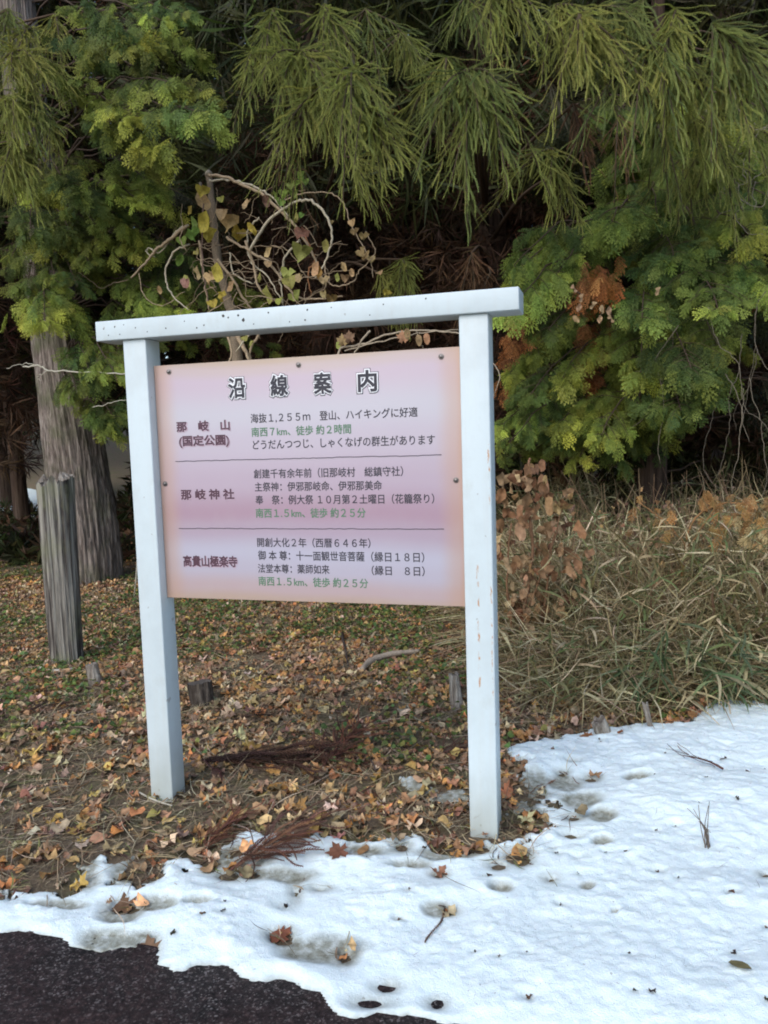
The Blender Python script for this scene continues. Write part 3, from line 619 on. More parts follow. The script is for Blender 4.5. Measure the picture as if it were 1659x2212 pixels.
def cedar(label, base, h, r0, clumps, deads, seed, fill=2600, spread_r=2.2, zc=2.2, lean=0.):
    rng = np.random.default_rng(seed); o = empty('cedar_tree', (base[0], base[1], 0), label, 'tree')
    trunk_bag([(base[0], base[1], -.1), (base[0] + lean * .2, base[1], 2), (base[0] + lean, base[1], h)], [r0 * 1.2, r0 * .9, r0 * .2], 40, .05, seed).build('trunk', M_barkdark, o, True)
    wood, leaf, dead = Bag(), Bag(), Bag()
    def limb(c, z_up):
        V, F = tube(spline([(base[0], base[1], c[2] + z_up), (np.array([base[0], base[1], c[2] + z_up]) * .45 + c * .55) + np.array([0, 0, .12]), c], 5), [.03, .018, .008], 6); wood.add(V, F, (.085, .055, .035))
    for u, v, y, rad, ln, n in clumps:
        c = at_y(u, v, y); limb(c, rng.uniform(.1, .6)); clump(c, rad, ln, rng, wood, leaf, int(n * 2.1), spread=.5)
    for u, v, y, rad, ln, n in deads:
        c = at_y(u, v, y); limb(c, rng.uniform(.1, .4)); clump(c, rad, ln, rng, wood, dead, n, DEADS, [.4, .35, .25], (0, -.1, -.95), .22)
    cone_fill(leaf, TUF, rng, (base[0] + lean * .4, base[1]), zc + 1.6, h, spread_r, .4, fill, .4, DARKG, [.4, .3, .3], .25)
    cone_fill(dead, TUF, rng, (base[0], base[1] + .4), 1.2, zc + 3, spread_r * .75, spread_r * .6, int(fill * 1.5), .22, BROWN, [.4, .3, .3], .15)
    wood.build('limbs', M_twig, o); leaf.build('crown', M_leaf, o)
    if dead.n: dead.build('dead_shoots', M_dead, o)
    return o
b1 = at_y(700, 1000, 6.2); b2 = at_y(1060, 1000, 6.4); b3 = at_y(1560, 1000, 6.8); b0 = at_y(-260, 1000, 4.6)
cedar('dark cedar whose brush-like olive shoots hang above the vine-wrapped snag', b1, 13, .24,
 [(590, 20, 2.8, .26, .24, 60), (560, 110, 2.8, .26, .25, 60), (640, 110, 2.5, .32, .27, 90), (690, 190, 2.4, .34, .27, 90), (760, 150, 2.2, .32, .25, 100), (790, 225, 2.3, .3, .26, 90), (700, 10, 2.7, .3, .24, 70), (790, 20, 3.0, .3, .24, 60), (870, 70, 3.2, .26, .24, 50), (870, 560, 4.4, .28, .24, 70), (820, 590, 4.4, .25, .22, 60), (760, 340, 4.4, .3, .25, 50)],
 [(600, 330, 4.4, .3, .25, 30)], 31)
cedar('dark cedar with pale green drooping shoots over the right end of the white beam', b2, 14, .27,
 [(965, 125, 2.5, .24, .24, 56), (1010, 150, 2.2, .34, .27, 110), (1050, 165, 2.3, .3, .26, 90), (1060, -30, 2.6, .28, .24, 70), (1010, -10, 2.9, .24, .24, 46), (1195, 320, 3.4, .26, .24, 60), (1205, 370, 3.5, .2, .2, 40)],
 [(1238, 225, 2.9, .2, .24, 60), (1020, 545, 4.2, .28, .24, 56), (1060, 590, 4.6, .25, .22, 40)], 32)
cedar('tall cedar with bushy hanging shoots above the dense conifer on the right', b3, 13, .24,
 [(1200, 10, 2.7, .28, .24, 70), (1250, 30, 2.5, .32, .25, 90), (1300, 10, 2.6, .26, .22, 60), (1240, 90, 2.7, .26, .24, 60), (1400, 90, 2.6, .32, .27, 90), (1460, 20, 2.6, .3, .25, 80), (1540, 50, 2.6, .32, .26, 90), (1450, 130, 2.7, .28, .26, 70), (1560, 130, 2.9, .28, .26, 60), (1390, 0, 3.0, .26, .24, 46), (1500, 240, 3.3, .28, .24, 60), (1420, 270, 3.5, .28, .24, 50), (1550, 300, 3.6, .3, .24, 60), (1620, 270, 3.8, .3, .24, 50), (1480, 340, 3.8, .28, .24, 50), (1640, 110, 3.2, .26, .22, 50)],
 [(1335, 250, 4.2, .3, .25, 30)], 33)
cedar('cedar at the left edge with long pale hanging shoots', b0, 11, .2,
 [(30, 110, 2.5, .28, .25, 90), (10, 210, 2.4, .26, .26, 80), (55, 200, 2.6, .26, .25, 80), (35, 300, 2.5, .22, .26, 70), (75, 320, 2.7, .18, .22, 50), (10, 360, 2.5, .18, .24, 46), (90, 120, 3.0, .24, .24, 60), (20, 20, 2.8, .28, .25, 70), (70, 60, 2.9, .24, .22, 60), (110, 250, 3.2, .24, .25, 46), (120, 30, 3.2, .24, .22, 50)],
 [(120, 380, 3.9, .3, .28, 36), (170, 470, 4.2, .3, .28, 36)], 34, 2000)

# ---- trees deeper in the wood
rng = np.random.default_rng(40)
BT = [(40, 8.5, .12, 'slender trunk deep in the dark wood at the left edge, left of the grey trunk'), (10, 13., .16, 'farther dark trunk at the left edge, behind the slender one'), (330, 9.5, .2, 'dark conifer in shade close to the right of the grey trunk'), (560, 10., .22, 'dark conifer in the shade straight behind the vine-wrapped snag'), (880, 11., .2, 'dark conifer deep in the wood seen over the middle of the white beam'),
      (1230, 10., .2, 'dark conifer deep in the wood beside the right end of the white beam'), (1640, 9.5, .18, 'shaded conifer far back at the right edge, behind the bare hanging vines'), (-300, 9., .2, None), (2000, 8.5, .2, None), (150, 16, .2, None), (730, 16, .2, None), (1450, 15, .2, None), (1800, 16, .2, None), (1050, 20, .2, None), (430, 20, .2, None)]
for i, (u, y, r, lb) in enumerate(BT):
    c = at_y(u, 1000, y); gz = float(ground_z(c[0], c[1]))
    o = empty('conifer_tree', (c[0], y, gz), lb or 'dark conifer standing deep in the shaded wood', 'tree', None if lb else 'far conifers in the shaded wood')
    trunk_bag([(c[0], y, gz - .1), (c[0] + rng.normal(0, .08), y, 3), (c[0] + rng.normal(0, .2), y, 12)], [r * 1.15, r * .9, r * .3], 24, .05, 50 + i).build('trunk', M_barkdark, o, True)
    lf = Bag(); z0 = 1.9 if i > 1 else 2.6
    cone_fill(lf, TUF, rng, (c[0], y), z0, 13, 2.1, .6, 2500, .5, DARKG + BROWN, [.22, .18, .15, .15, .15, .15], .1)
    lf.build('crown', M_leaf, o)
B = Bag(); k = 11000                          # the wood beyond, one mass
yy = rng.uniform(17, 34, k); xx = rng.uniform(-1, 1, k) * (yy + 8) * 1.1 - yy * .25; zz_ = rng.uniform(.1, 1, k) ** .8 * 15
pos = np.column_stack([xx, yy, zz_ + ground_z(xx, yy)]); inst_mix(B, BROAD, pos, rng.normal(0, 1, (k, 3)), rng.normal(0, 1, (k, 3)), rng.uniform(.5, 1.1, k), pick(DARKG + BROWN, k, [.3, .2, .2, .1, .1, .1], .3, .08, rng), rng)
tag(B.build('far_wood', M_leaf), 'dark mass of trees closing the view behind the conifers', 'wood', kind='stuff')
# shrub layer in the wood's shade behind the sign
B = Bag(); k = 5200
uu, vv = rng.uniform(-200, 1900, k), rng.uniform(0, 1, k); yy = 5.2 + 6 * vv; pos = np.array([at_y(u, 1000, y) for u, y in zip(uu, yy)]); pos[:, 2] = ground_z(pos[:, 0], pos[:, 1]) + rng.uniform(0, 1.6, k) ** 1.5 * np.interp(uu, [-200, 240, 330, 1900], [.12, .12, .8, .8])
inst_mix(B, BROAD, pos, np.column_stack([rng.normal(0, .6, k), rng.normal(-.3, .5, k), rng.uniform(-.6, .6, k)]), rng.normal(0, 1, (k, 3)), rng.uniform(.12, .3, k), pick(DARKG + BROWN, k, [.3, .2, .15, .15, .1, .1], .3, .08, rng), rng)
tag(B.build('undergrowth', M_leaf), 'dark tangled undergrowth in the shade behind the sign', 'undergrowth', kind='stuff')

# ------------------------------------------------------------------ litter, moss, straw
def leaf_template(kind, seed, crumple=1.):
    r = np.random.default_rng(seed); n = {'lobed': 22, 'oval': 12, 'heart': 14, 'round': 9}[kind]; th = np.linspace(0, 2 * math.pi, n, endpoint=False)
    if kind == 'lobed': rad = .42 + .2 * np.abs(np.cos(th * 2.5 + .0)) ** 1.5 - .16 * (np.arange(n) % 2); x, y = np.sin(th) * rad, -np.cos(th) * rad * 1.05
    elif kind == 'oval': x, y = .27 * np.sin(th) * (1 + .15 * np.cos(th)), -.5 * np.cos(th)
    elif kind == 'heart': x = .5 * np.sin(th) ** 3 * .95; y = -(.40 * np.cos(th) - .16 * np.cos(2 * th) - .06 * np.cos(3 * th)); y = -y * -1
    else: x, y = .45 * np.sin(th), .42 * np.cos(th)
    z = r.uniform(.25, .6) * x ** 2 * 2 + r.uniform(-.4, .5) * y ** 2 + crumple * (.06 * r.normal(0, 1, n) + .08 * np.sin(th * 3 + r.uniform(0, 6)))
    x = x * (1 + .12 * (crumple - 1) * r.normal(0, 1, n)); y = y * (1 + .1 * (crumple - 1) * r.normal(0, 1, n))
    if crumple > 2.5: z = z * .7
    V = np.column_stack([x, y, z]); c1 = V * .5; c1[:, 2] = V[:, 2] * .35; V = np.concatenate([V, c1, [[0, 0, 0]]]); i = np.arange(n); j = (i + 1) % n
    K = np.ones((2 * n + 1, 3)); K[:n] *= r.uniform(.8, 1.15, (n, 1)); K[-1] *= .85
    return V, [np.stack([i, j, n + j, n + i], -1), np.stack([n + i, n + j, np.full(n, 2 * n)], -1)], K
LIT = [leaf_template('lobed', 1), leaf_template('lobed', 2), leaf_template('lobed', 5), leaf_template('oval', 3), leaf_template('oval', 4), leaf_template('oval', 6)]
SCR = [leaf_template(k_, 30 + q_, 2.6) for q_, k_ in enumerate(('oval', 'lobed', 'oval', 'heart', 'oval', 'round', 'lobed'))]      # dry and crumpled
HEART = [leaf_template('heart', 7, 1.4), leaf_template('heart', 8, 1.8), leaf_template('heart', 12, 2.2), leaf_template('oval', 13, 1.5)]; ROUND = [leaf_template('round', 9), leaf_template('round', 10)]
rng = np.random.default_rng(60)
LC = [(.50, .24, .085), (.52, .33, .155), (.56, .43, .27), (.34, .21, .12), (.23, .145, .09), (.54, .36, .11), (.40, .2, .10)]
LP = [.15, .2, .16, .19, .15, .06, .09]
def scatter(k, x0, x1, y0, y1):
    x = rng.uniform(x0, x1, k); y = rng.uniform(y0, y1, k); s_, z = snow_at(x, y); ok = (s_ < .004) & (y > -.82); return x[ok], y[ok], z[ok]
def flat(n, tilt=.3): return np.column_stack([rng.normal(0, tilt, n), rng.normal(0, tilt, n), np.ones(n)])
def lay(n): a = rng.uniform(0, 6.28, n); return np.column_stack([np.cos(a), np.sin(a), rng.normal(0, .12, n)])
B = Bag()
for k, area, lo, hi, TT in ((30000, (-5.5, 4, -.8, 4.5), .03, .07, SCR), (9000, (-9, 5, 3, 10), .045, .08, SCR), (9000, (-4, 3, -.8, 2.5), .008, .022, SCR), (1700, (-2.4, 2, -.5, 2.6), .05, .085, LIT[3:] + SCR)):
    x, y, z = scatter(k, *area); ok = (rng.uniform(0, 1, len(x)) < np.interp(y, [-.4, .5, 1], [.45, .75, 1])) & (fbm2(x * 2.2, y * 2.2, 91, 3) > rng.uniform(-.9, .2, len(x))); x, y, z = x[ok], y[ok], z[ok]; n = len(x); inst_mix(B, TT, np.column_stack([x, y, z + rng.uniform(.004, .025, n)]), lay(n), flat(n, .24), rng.uniform(lo, hi, n), pick(LC, n, LP, .25, .08, rng), rng)
tag(B.build('leaf_litter', M_litter), 'brown and orange fallen leaves carpeting the bare ground under the sign', 'leaf litter', kind='stuff')
# dead cedar needles and straw woven through the litter
B = Bag(); x, y, z = scatter(6500, -4, 3, -.6, 4.5); ok = fbm2(x * 2, y * 2, 95, 3) > rng.uniform(-.4, .4, len(x)); x, y, z = x[ok], y[ok], z[ok]; n = len(x); inst_mix(B, SHO, np.column_stack([x, y, z + .012]), lay(n), flat(n, .3), rng.uniform(.08, .2, n), pick([(.13, .06, .04), (.19, .09, .05), (.08, .048, .038)], n, None, .25, .06, rng), rng)
def blade_template(seed, w_=.02, bend=.3):
    r = np.random.default_rng(seed); ys = np.linspace(0, 1, 6); ww = w_ * np.array([.5, .9, 1, .8, .5, .05]); x = .06 * np.sin(ys * 4 + seed); z = bend * ys ** 2
    V = np.stack([np.column_stack([x - ww, ys, z]), np.column_stack([x + ww, ys, z])], 1).reshape(-1, 3); i = np.arange(5) * 2; return V, [np.stack([i, i + 1, i + 3, i + 2], -1)], np.repeat(np.linspace(.9, 1.1, 6), 2)[:, None] * np.ones(3)
STRAW = [blade_template(s_, .008, b_) for s_, b_ in ((1, .05), (2, -.12), (3, .2))]
x, y, z = scatter(38000, -4, 3.5, -.8, 3.8); n = len(x); inst_mix(B, STRAW, np.column_stack([x, y, z + rng.uniform(.006, .03, n)]), lay(n), flat(n, .4), rng.uniform(.05, .2, n), pick([(.38, .29, .17), (.27, .2, .125), (.2, .15, .1), (.48, .4, .27)], n, None, .2, .05, rng), rng)
CHAFF = [blade_template(31, .035, .1), blade_template(32, .05, -.15), blade_template(33, .025, .25)]
x, y, z = scatter(19000, -3.4, 2.2, -.8, 1.6); n = len(x); inst_mix(B, CHAFF, np.column_stack([x, y, z + rng.uniform(.004, .016, n)]), lay(n), flat(n, .3), rng.uniform(.02, .075, n), pick([(.38, .29, .17), (.25, .18, .11), (.17, .125, .08), (.22, .22, .08), (.52, .43, .29)], n, [.27, .25, .2, .18, .1], .25, .05, rng), rng)
tag(B.build('needle_litter', M_litter), 'reddish dead cedar needles and dry straw strewn between the fallen leaves', 'needle litter', kind='stuff')
# low green creepers: thicker on the ground behind the sign
B = Bag(); k = 30000; x, y, z = scatter(k, -5.5, 2.4, .4, 6); dn = fbm2(x * 1.3, y * 1.3, 77, 3) + .6 * np.exp(-((x + .6) ** 2 / 4. + (y - 3.0) ** 2 / 2.)) + .35 * np.exp(-((x + 2.6) ** 2 / 1.2 + (y - 2.6) ** 2 / 3.)); ok = dn > rng.uniform(.02, .5, len(x)); x, y, z = x[ok], y[ok], z[ok]; n = len(x)
inst_mix(B, ROUND, np.column_stack([x, y, z + rng.uniform(.015, .05, n)]), lay(n), flat(n, .45), rng.uniform(.022, .045, n), pick([(.11, .17, .05), (.15, .2, .05), (.22, .21, .06), (.08, .13, .045)], n, None, .2, .06, rng), rng)
tag(B.build('creeping_plants', M_leaf), 'low green creeping leaves among the litter behind the sign', 'ground cover', kind='stuff')
# specks of bark, needles and twigs lying on the snow
B = Bag(); k = 2600; x = rng.uniform(-.6, 4, k); y = rng.uniform(-.95, 2.3, k); s_, z = snow_at(x, y); ok = s_ > .02; x, y, z = x[ok], y[ok], z[ok]; n = len(x)
inst_mix(B, STRAW, np.column_stack([x, y, z + .003]), lay(n), flat(n, .15), rng.choice([.01, .018, .03, .06], n, p=[.45, .35, .15, .05]), pick([(.08, .055, .04), (.15, .1, .06)], n, None, .3, .06, rng), rng)
PT = np.array([q for q in PITS if q[2] > .01]); PT = PT[rng.uniform(0, 1, len(PT)) < .8]; s_, z = snow_at(PT[:, 0], PT[:, 1]); ok = s_ > .01; PT, z = PT[ok], z[ok]; n = len(PT)
inst_mix(B, SCR, np.column_stack([PT[:, 0], PT[:, 1], z + .003]), lay(n), flat(n, .4), PT[:, 2] * rng.uniform(.5, 1.3, n), pick([(.06, .045, .035), (.12, .07, .04)], n, None, .3, .06, rng), rng)
tag(B.build('snow_debris', M_litter), 'tiny dark bits of needle and bark sprinkled on the snow', 'debris', kind='stuff')

# ------------------------------------------------------------------ grass and bamboo grass on the right
rng = np.random.default_rng(70)
GPOLY = gpoly([(1082, 1470), (1140, 1520), (1260, 1545), (1400, 1548), (1490, 1515), (1600, 1500), (1760, 1500), (2100, 1480), (2000, 1150), (1659, 1120), (1400, 1130), (1085, 1160), (1070, 1320)])
x = rng.uniform(.8, 6.5, 70000); y = rng.uniform(1.3, 6.5, 70000); sd_ = sdf(GPOLY, x, y); ok = (sd_ > rng.uniform(-.12, .1, len(x))) & (rng.uniform(0, 1, len(x)) < np.interp(y, [3.2, 4.6], [1, .5])); x, y = x[ok][:24000], y[ok][:24000]; sd_ = sd_[ok][:24000]; n = len(x); z = ground_z(x, y)
hgt = np.interp(y, [1.5, 2.6, 5], [.36, .8, .95]) * np.clip(.55 + sd_ * 1.2, .5, 1) * (1 + .7 * fbm2(x * 1.4, y * 1.4, 5, 2))
B = Bag(); GB = [blade_template(11, .011, .55), blade_template(12, .012, .9), blade_template(13, .009, .3)]
d = np.column_stack([rng.normal(0, .75, n), rng.normal(-.15, .6, n), rng.uniform(.15, 1.2, n)])
inst_mix(B, GB, np.column_stack([x, y, z]), d, np.column_stack([d[:, 0], d[:, 1], -np.ones(n) * .6]) + rng.normal(0, .3, (n, 3)), hgt * rng.uniform(.5, 1.15, n), pick([(.44, .35, .19), (.35, .265, .14), (.56, .48, .3), (.25, .175, .10), (.25, .245, .10)], n, [.27, .25, .14, .16, .18], .2, .05, rng), rng)
k = n // 2; ii = rng.choice(n, k); f = rng.uniform(.15, .95, k); zz_ = z[ii] + hgt[ii] * f * .75    # straw lying tangled in mid-air on the stems
inst_mix(B, STRAW + GB[:1], np.column_stack([x[ii] + rng.normal(0, .08, k), y[ii] + rng.normal(0, .08, k), zz_]), np.column_stack([rng.normal(0, 1, k), rng.normal(0, .7, k), rng.normal(-.05, .35, k)]), flat(k, .7), rng.uniform(.15, .4, k), pick([(.47, .38, .22), (.37, .28, .15), (.6, .52, .34), (.24, .175, .09)], k, None, .2, .05, rng), rng)
tag(B.build('dry_grass', M_litter), 'tangled straw coloured dry grass right of the sign', 'dry grass', kind='stuff')
BAM = []
for s_, bnd in ((1, .35), (2, .1), (3, .6)):
    V, F, K = blade_template(20 + s_, .042, -bnd); V[:, 2] += .25 * np.abs(V[:, 0]); BAM.append((V, F, K))
wood, leaf = Bag(), Bag(); ii = rng.choice(n, 900, replace=False)
for i in ii:
    h_ = hgt[i] * rng.uniform(.7, 1.15); lx, ly = rng.normal(0, .2, 2); P = spline([(x[i], y[i], z[i]), (x[i] + lx * .3, y[i] + ly * .3, z[i] + h_ * .6), (x[i] + lx, y[i] + ly, z[i] + h_)], 3); V, F = tube(P, [.0035, .0015], 4, False); leaf.add(V, F, (.22, .19, .09))
    nl = rng.integers(4, 9); f = rng.uniform(.35, 1, nl); p = np.array([P[int(q * (len(P) - 1))] for q in f]); a = rng.uniform(0, 6.28, nl); gcol = pick([(.14, .18, .07), (.22, .24, .11), (.44, .36, .19), (.6, .5, .31)], nl, [.24, .22, .34, .2], .15, .05, rng)
    inst_mix(leaf, BAM, p, np.column_stack([np.cos(a), np.sin(a) - .2, rng.uniform(-.7, .6, nl)]), flat(nl, .5), rng.uniform(.11, .21, nl), gcol, rng)
tag(leaf.build('bamboo_grass', M_leaf), 'dwarf bamboo with pale edged green and straw leaves amid the dry grass', 'bamboo grass', kind='stuff')
B = Bag()
for k in range(260):
    u = rng.uniform(1100, 1800); y0 = rng.uniform(2.4, 4.6); p = at_y(u, 1100, y0); p[2] = float(ground_z(p[0], p[1])); h_ = rng.uniform(.5, 1.15) * np.interp(y0, [2.4, 3.4], [.75, 1]); a = rng.normal(0, .3, 2)
    P = spline([p, p + [a[0] * h_ * .4, a[1] * h_ * .3, h_ * .55], p + [a[0] * h_, a[1] * h_ - .05, h_]], 4); c_ = np.array([(.26, .16, .09), (.36, .25, .14), (.2, .12, .08)][k % 3]); V, F = tube(P, [.005, .0018], 4, False); B.add(V, F, c_)
    for q in range(rng.integers(2, 6)):
        s0 = P[int(rng.uniform(.35, .95) * (len(P) - 1))]; e0 = s0 + rng.normal(0, .09, 3) + [0, 0, .03]; V, F = tube(np.array([s0, (s0 + e0) / 2 + rng.normal(0, .012, 3), e0]), .0016, 3, False); B.add(V, F, c_)
        if q % 2: inst_mix(B, SCR, [e0], [[rng.normal(0, .5), rng.normal(0, .5), -1]], [[rng.normal(0, .6), -1, .3]], [rng.uniform(.03, .06)], pick([(.3, .17, .09), (.42, .26, .12), (.2, .12, .08)], 1, None, .2, .06, rng), rng)
tag(B.build('dead_brush', M_litter), 'thin brown dead stems and twigs standing in and behind the dry grass', 'brush', kind='stuff')
# green bamboo sprigs at the front edge of the grass
for (u, v, hh, lb) in [(1395, 1545, .42, 'green dwarf bamboo sprig drooping beside the thin grey stake'), (1560, 1520, .5, 'dwarf bamboo sprig with long pale leaves at the grass edge near the snow'), (1615, 1535, .3, 'small green bamboo shoot standing in the snow at the right edge')]:
    p0 = on_ground(u, v); o = empty('bamboo_sprig', p0, lb, 'bamboo'); w_, lf = Bag(), Bag()
    for s_ in range(5):
        top = p0 + np.array([rng.normal(0, .12), rng.normal(0, .1), hh * rng.uniform(.6, 1.1)]); P = spline([p0 + rng.normal(0, .02, 3) * [1, 1, 0], (p0 + top) / 2 + rng.normal(0, .02, 3), top], 4); V, F = tube(P, [.004, .002], 5, False); w_.add(V, F, (.13, .14, .06))
        nl = 9; p = np.array([P[int(q * (len(P) - 1))] for q in rng.uniform(.4, 1, nl)]); a = rng.uniform(0, 6.28, nl); inst_mix(lf, BAM, p, np.column_stack([np.cos(a), np.sin(a) - .4, rng.uniform(-.9, .3, nl)]), flat(nl, .5), rng.uniform(.13, .22, nl), pick([(.09, .13, .06), (.13, .16, .08), (.36, .31, .17)], nl, [.5, .25, .25], .15, .05, rng), rng)
    w_.build('stems', M_twig, o); lf.build('leaves', M_leaf, o)

# ------------------------------------------------------------------ plants standing on their own
def curve_plant(bag, pts, y, r, col, k=6, sides=6, dy=None, rng=RNG):
    yy = np.linspace(y, y if dy is None else dy, len(pts)); P = spline([at_y(u, v, q) for (u, v), q in zip(pts, yy)], k); P[1:-1] += rng.normal(0, .004, P[1:-1].shape)
    V, F = tube(P, r, sides); bag.add(V, F, col); return P
rng = np.random.default_rng(80); YV = 3.6
base = on_ground(545, 1300); base = at_y(530, 1310, YV + .1); base[2] = 0
sn = empty('vine_wrapped_snag', (base[0], YV, 0), 'dead snag wrapped in pale vines with yellow heart-shaped leaves, behind the sign', 'dead tree')
st, vn, lf = Bag(), Bag(), Bag()
P = spline([base + [0, 0, -.1], at_y(512, 760, YV), at_y(490, 640, YV), at_y(470, 560, YV), at_y(460, 460, YV), at_y(454, 400, YV), at_y(450, 374, YV)], 8)
V, F = tube(P, [.05, .045, .04, .036, .03, .027, .025], 12, True, .25, 3); st.add(V, F, (.25, .19, .13))
curve_plant(st, [(456, 470), (440, 420), (432, 395)], YV, [.02, .014], (.2, .16, .12)); curve_plant(st, [(452, 378), (447, 372)], YV - .01, [.033, .03], (.4, .33, .24), 2)
PALE, TAN = (.58, .5, .36), (.42, .31, .2)
for pts, r, col in [([(450, 378), (480, 381), (520, 398), (560, 416), (600, 450), (640, 490), (655, 512), (680, 560), (692, 592)], .014, TAN), ([(452, 390), (500, 388), (550, 405), (590, 428), (625, 470)], .01, PALE),
 ([(405, 487), (365, 518), (335, 542), (318, 562), (283, 600)], .014, TAN), ([(408, 486), (380, 500), (345, 545), (322, 536), (316, 545), (335, 555)], .008, PALE), ([(540, 540), (575, 482), (620, 446), (660, 432), (695, 452), (714, 490), (714, 530), (700, 572), (680, 600)], .012, PALE),
 ([(410, 528), (378, 543), (358, 580), (360, 612), (375, 642), (408, 670)], .009, PALE), ([(648, 518), (618, 552), (606, 600), (612, 655)], .01, PALE), ([(600, 440), (650, 418), (710, 417), (742, 440), (758, 485), (780, 525), (800, 560), (806, 600)], .006, TAN),
 ([(690, 592), (720, 616), (760, 612), (776, 585), (810, 545), (790, 500)], .006, TAN), ([(490, 512), (535, 540), (575, 562), (600, 592), (640, 640), (700, 646), (740, 640)], .011, TAN), ([(530, 520), (545, 560), (560, 620), (600, 655)], .012, TAN), ([(560, 470), (535, 500), (540, 560), (580, 600), (612, 660)], .008, PALE),
 ([(496, 545), (505, 590), (545, 612), (560, 600)], .007, PALE), ([(430, 520), (438, 580), (446, 640), (452, 670)], .01, TAN), ([(440, 440), (436, 520), (440, 600), (455, 665)], .007, (.2, .13, .1)), ([(470, 560), (500, 600), (530, 650), (545, 670)], .012, TAN), ([(300, 590), (312, 640), (350, 660), (400, 630)], .004, TAN),
 ([(700, 570), (706, 610), (690, 630), (640, 655)], .007, TAN), ([(660, 512), (680, 560), (665, 590), (672, 640)], .009, (.36, .17, .08)), ([(512, 725), (525, 750), (540, 780)], .02, TAN), ([(560, 720), (540, 760), (548, 790)], .012, TAN), ([(490, 715), (500, 760), (492, 790)], .012, TAN), ([(640, 660), (560, 700), (510, 760)], .01, PALE), ([(330, 700), (420, 690), (500, 640)], .006, TAN)]:
    curve_plant(vn, pts, YV - rng.uniform(.05, .25), [r, r * .9, r * .55], col, rng=rng)
for k in range(46):
    u, v = rng.normal(550, 105), rng.uniform(480, 660); a = rng.uniform(0, 6.28); pts = [(u, v)]
    for q in range(4): a += rng.normal(0, .8); pts.append((pts[-1][0] + 32 * math.cos(a), pts[-1][1] + 26 * math.sin(a)))
    curve_plant(vn, pts, YV - rng.uniform(-.1, .35), [.0045, .003, .002], np.array(TAN) * rng.uniform(.6, 1.3), 4, 4, rng=rng)
YE, OL, GRN, TN = (.5, .39, .07), (.36, .34, .09), (.2, .29, .06), (.52, .36, .18)
for u, v, s_, c_ in [(440, 437, 44, TN), (437, 412, 32, YE), (494, 478, 46, TN), (510, 497, 34, YE), (482, 462, 34, TN), (535, 440, 30, TN), (442, 480, 44, YE), (450, 505, 36, YE), (415, 505, 34, GRN), (420, 485, 30, GRN), (425, 545, 18, OL), (393, 520, 26, GRN), (388, 562, 26, GRN), (650, 542, 44, OL), (583, 637, 40, OL), (705, 532, 26, OL), (683, 582, 30, TN), (742, 578, 22, TN), (472, 590, 40, YE), (455, 600, 34, TN), (430, 590, 30, TN), (404, 612, 30, OL), (480, 640, 26, YE), (620, 590, 30, OL), (625, 610, 34, OL), (636, 640, 28, OL), (580, 546, 24, TN), (580, 570, 20, TN), (648, 600, 24, TN), (345, 626, 18, TN), (403, 610, 28, (.35, .2, .14)), (575, 435, 26, (.22, .13, .09)), (650, 505, 34, (.25, .12, .08)), (700, 605, 22, TN), (760, 590, 18, TN), (780, 545, 22, TN), (790, 552, 20, TN), (800, 560, 20, TN), (785, 510, 20, TN), (762, 480, 22, TN), (765, 500, 18, TN), (715, 480, 12, TN), (730, 600, 18, OL), (745, 600, 20, TN), (820, 590, 16, TN), (835, 632, 18, YE), (700, 635, 20, TN), (715, 645, 26, (.3, .17, .06)), (690, 590, 26, (.33, .2, .05)), (478, 430, 20, OL), (412, 455, 20, YE), (640, 470, 18, OL), (652, 465, 16, GRN), (595, 422, 18, GRN), (612, 418, 22, GRN), (628, 402, 20, GRN), (641, 396, 18, GRN), (648, 376, 18, GRN), (660, 392, 17, GRN), (634, 417, 22, GRN), (606, 436, 22, GRN), (650, 385, 14, GRN), (545, 495, 26, YE), (517, 505, 34, YE), (500, 620, 26, TN), (460, 655, 26, YE), (560, 600, 22, OL), (605, 650, 24, OL), (530, 730, 20, OL), (545, 742, 16, OL), (735, 745, 22, OL)]:
    y = YV - rng.uniform(.12, .38); p = at_y(u, v, y); inst_mix(lf, HEART + SCR[2:4], [p], [np.array([rng.normal(0, .35), rng.normal(0, .2), -1.])], [np.array([rng.normal(0, .45), -1., rng.uniform(-.1, .6)])], [s_ * 1.08 / FPX * (y - CP[1]) * 1.05], jit(c_, 1, .12, .05, rng), rng)
st.build('stem', M_twig, sn); vn.build('vines', M_twig, sn); lf.build('leaves', M_leaf, sn)

vine = empty('bare_vine', at_y(860, 720, 2.9), 'pale bare vine reaching across the gap between the white beam and the pink board', 'vine'); B = Bag(); D = Bag()
for pts, r in [([(735, 752), (790, 742), (830, 724), (900, 713), (960, 716), (1010, 722)], .009), ([(745, 758), (830, 735), (900, 722), (990, 712)], .006), ([(800, 715), (780, 740), (765, 765)], .009), ([(900, 713), (905, 740), (915, 752)], .004), ([(1000, 720), (1075, 800), (1072, 840), (1060, 870)], .004), ([(735, 752), (700, 900), (690, 1310)], .008)]: curve_plant(B, pts, 2.9, [r, r * .6], (.40, .32, .23), rng=rng)
for u, v in [(880, 722), (905, 735), (922, 732), (870, 728), (740, 735), (755, 728)]: p = at_y(u, v, 2.85); inst_mix(D, LIT, [p], [[.1, 0, -1]], [[.2, -1, .2]], [.085], jit((.32, .2, .1), 1, .2, .05, rng), rng)
B.build('stem', M_twig, vine); D.build('withered_leaves', M_litter, vine)
vine = empty('bare_twig', at_y(200, 808, 3.2), 'long pale twig crossing the grey trunk to the left post of the sign', 'twig'); B = Bag()
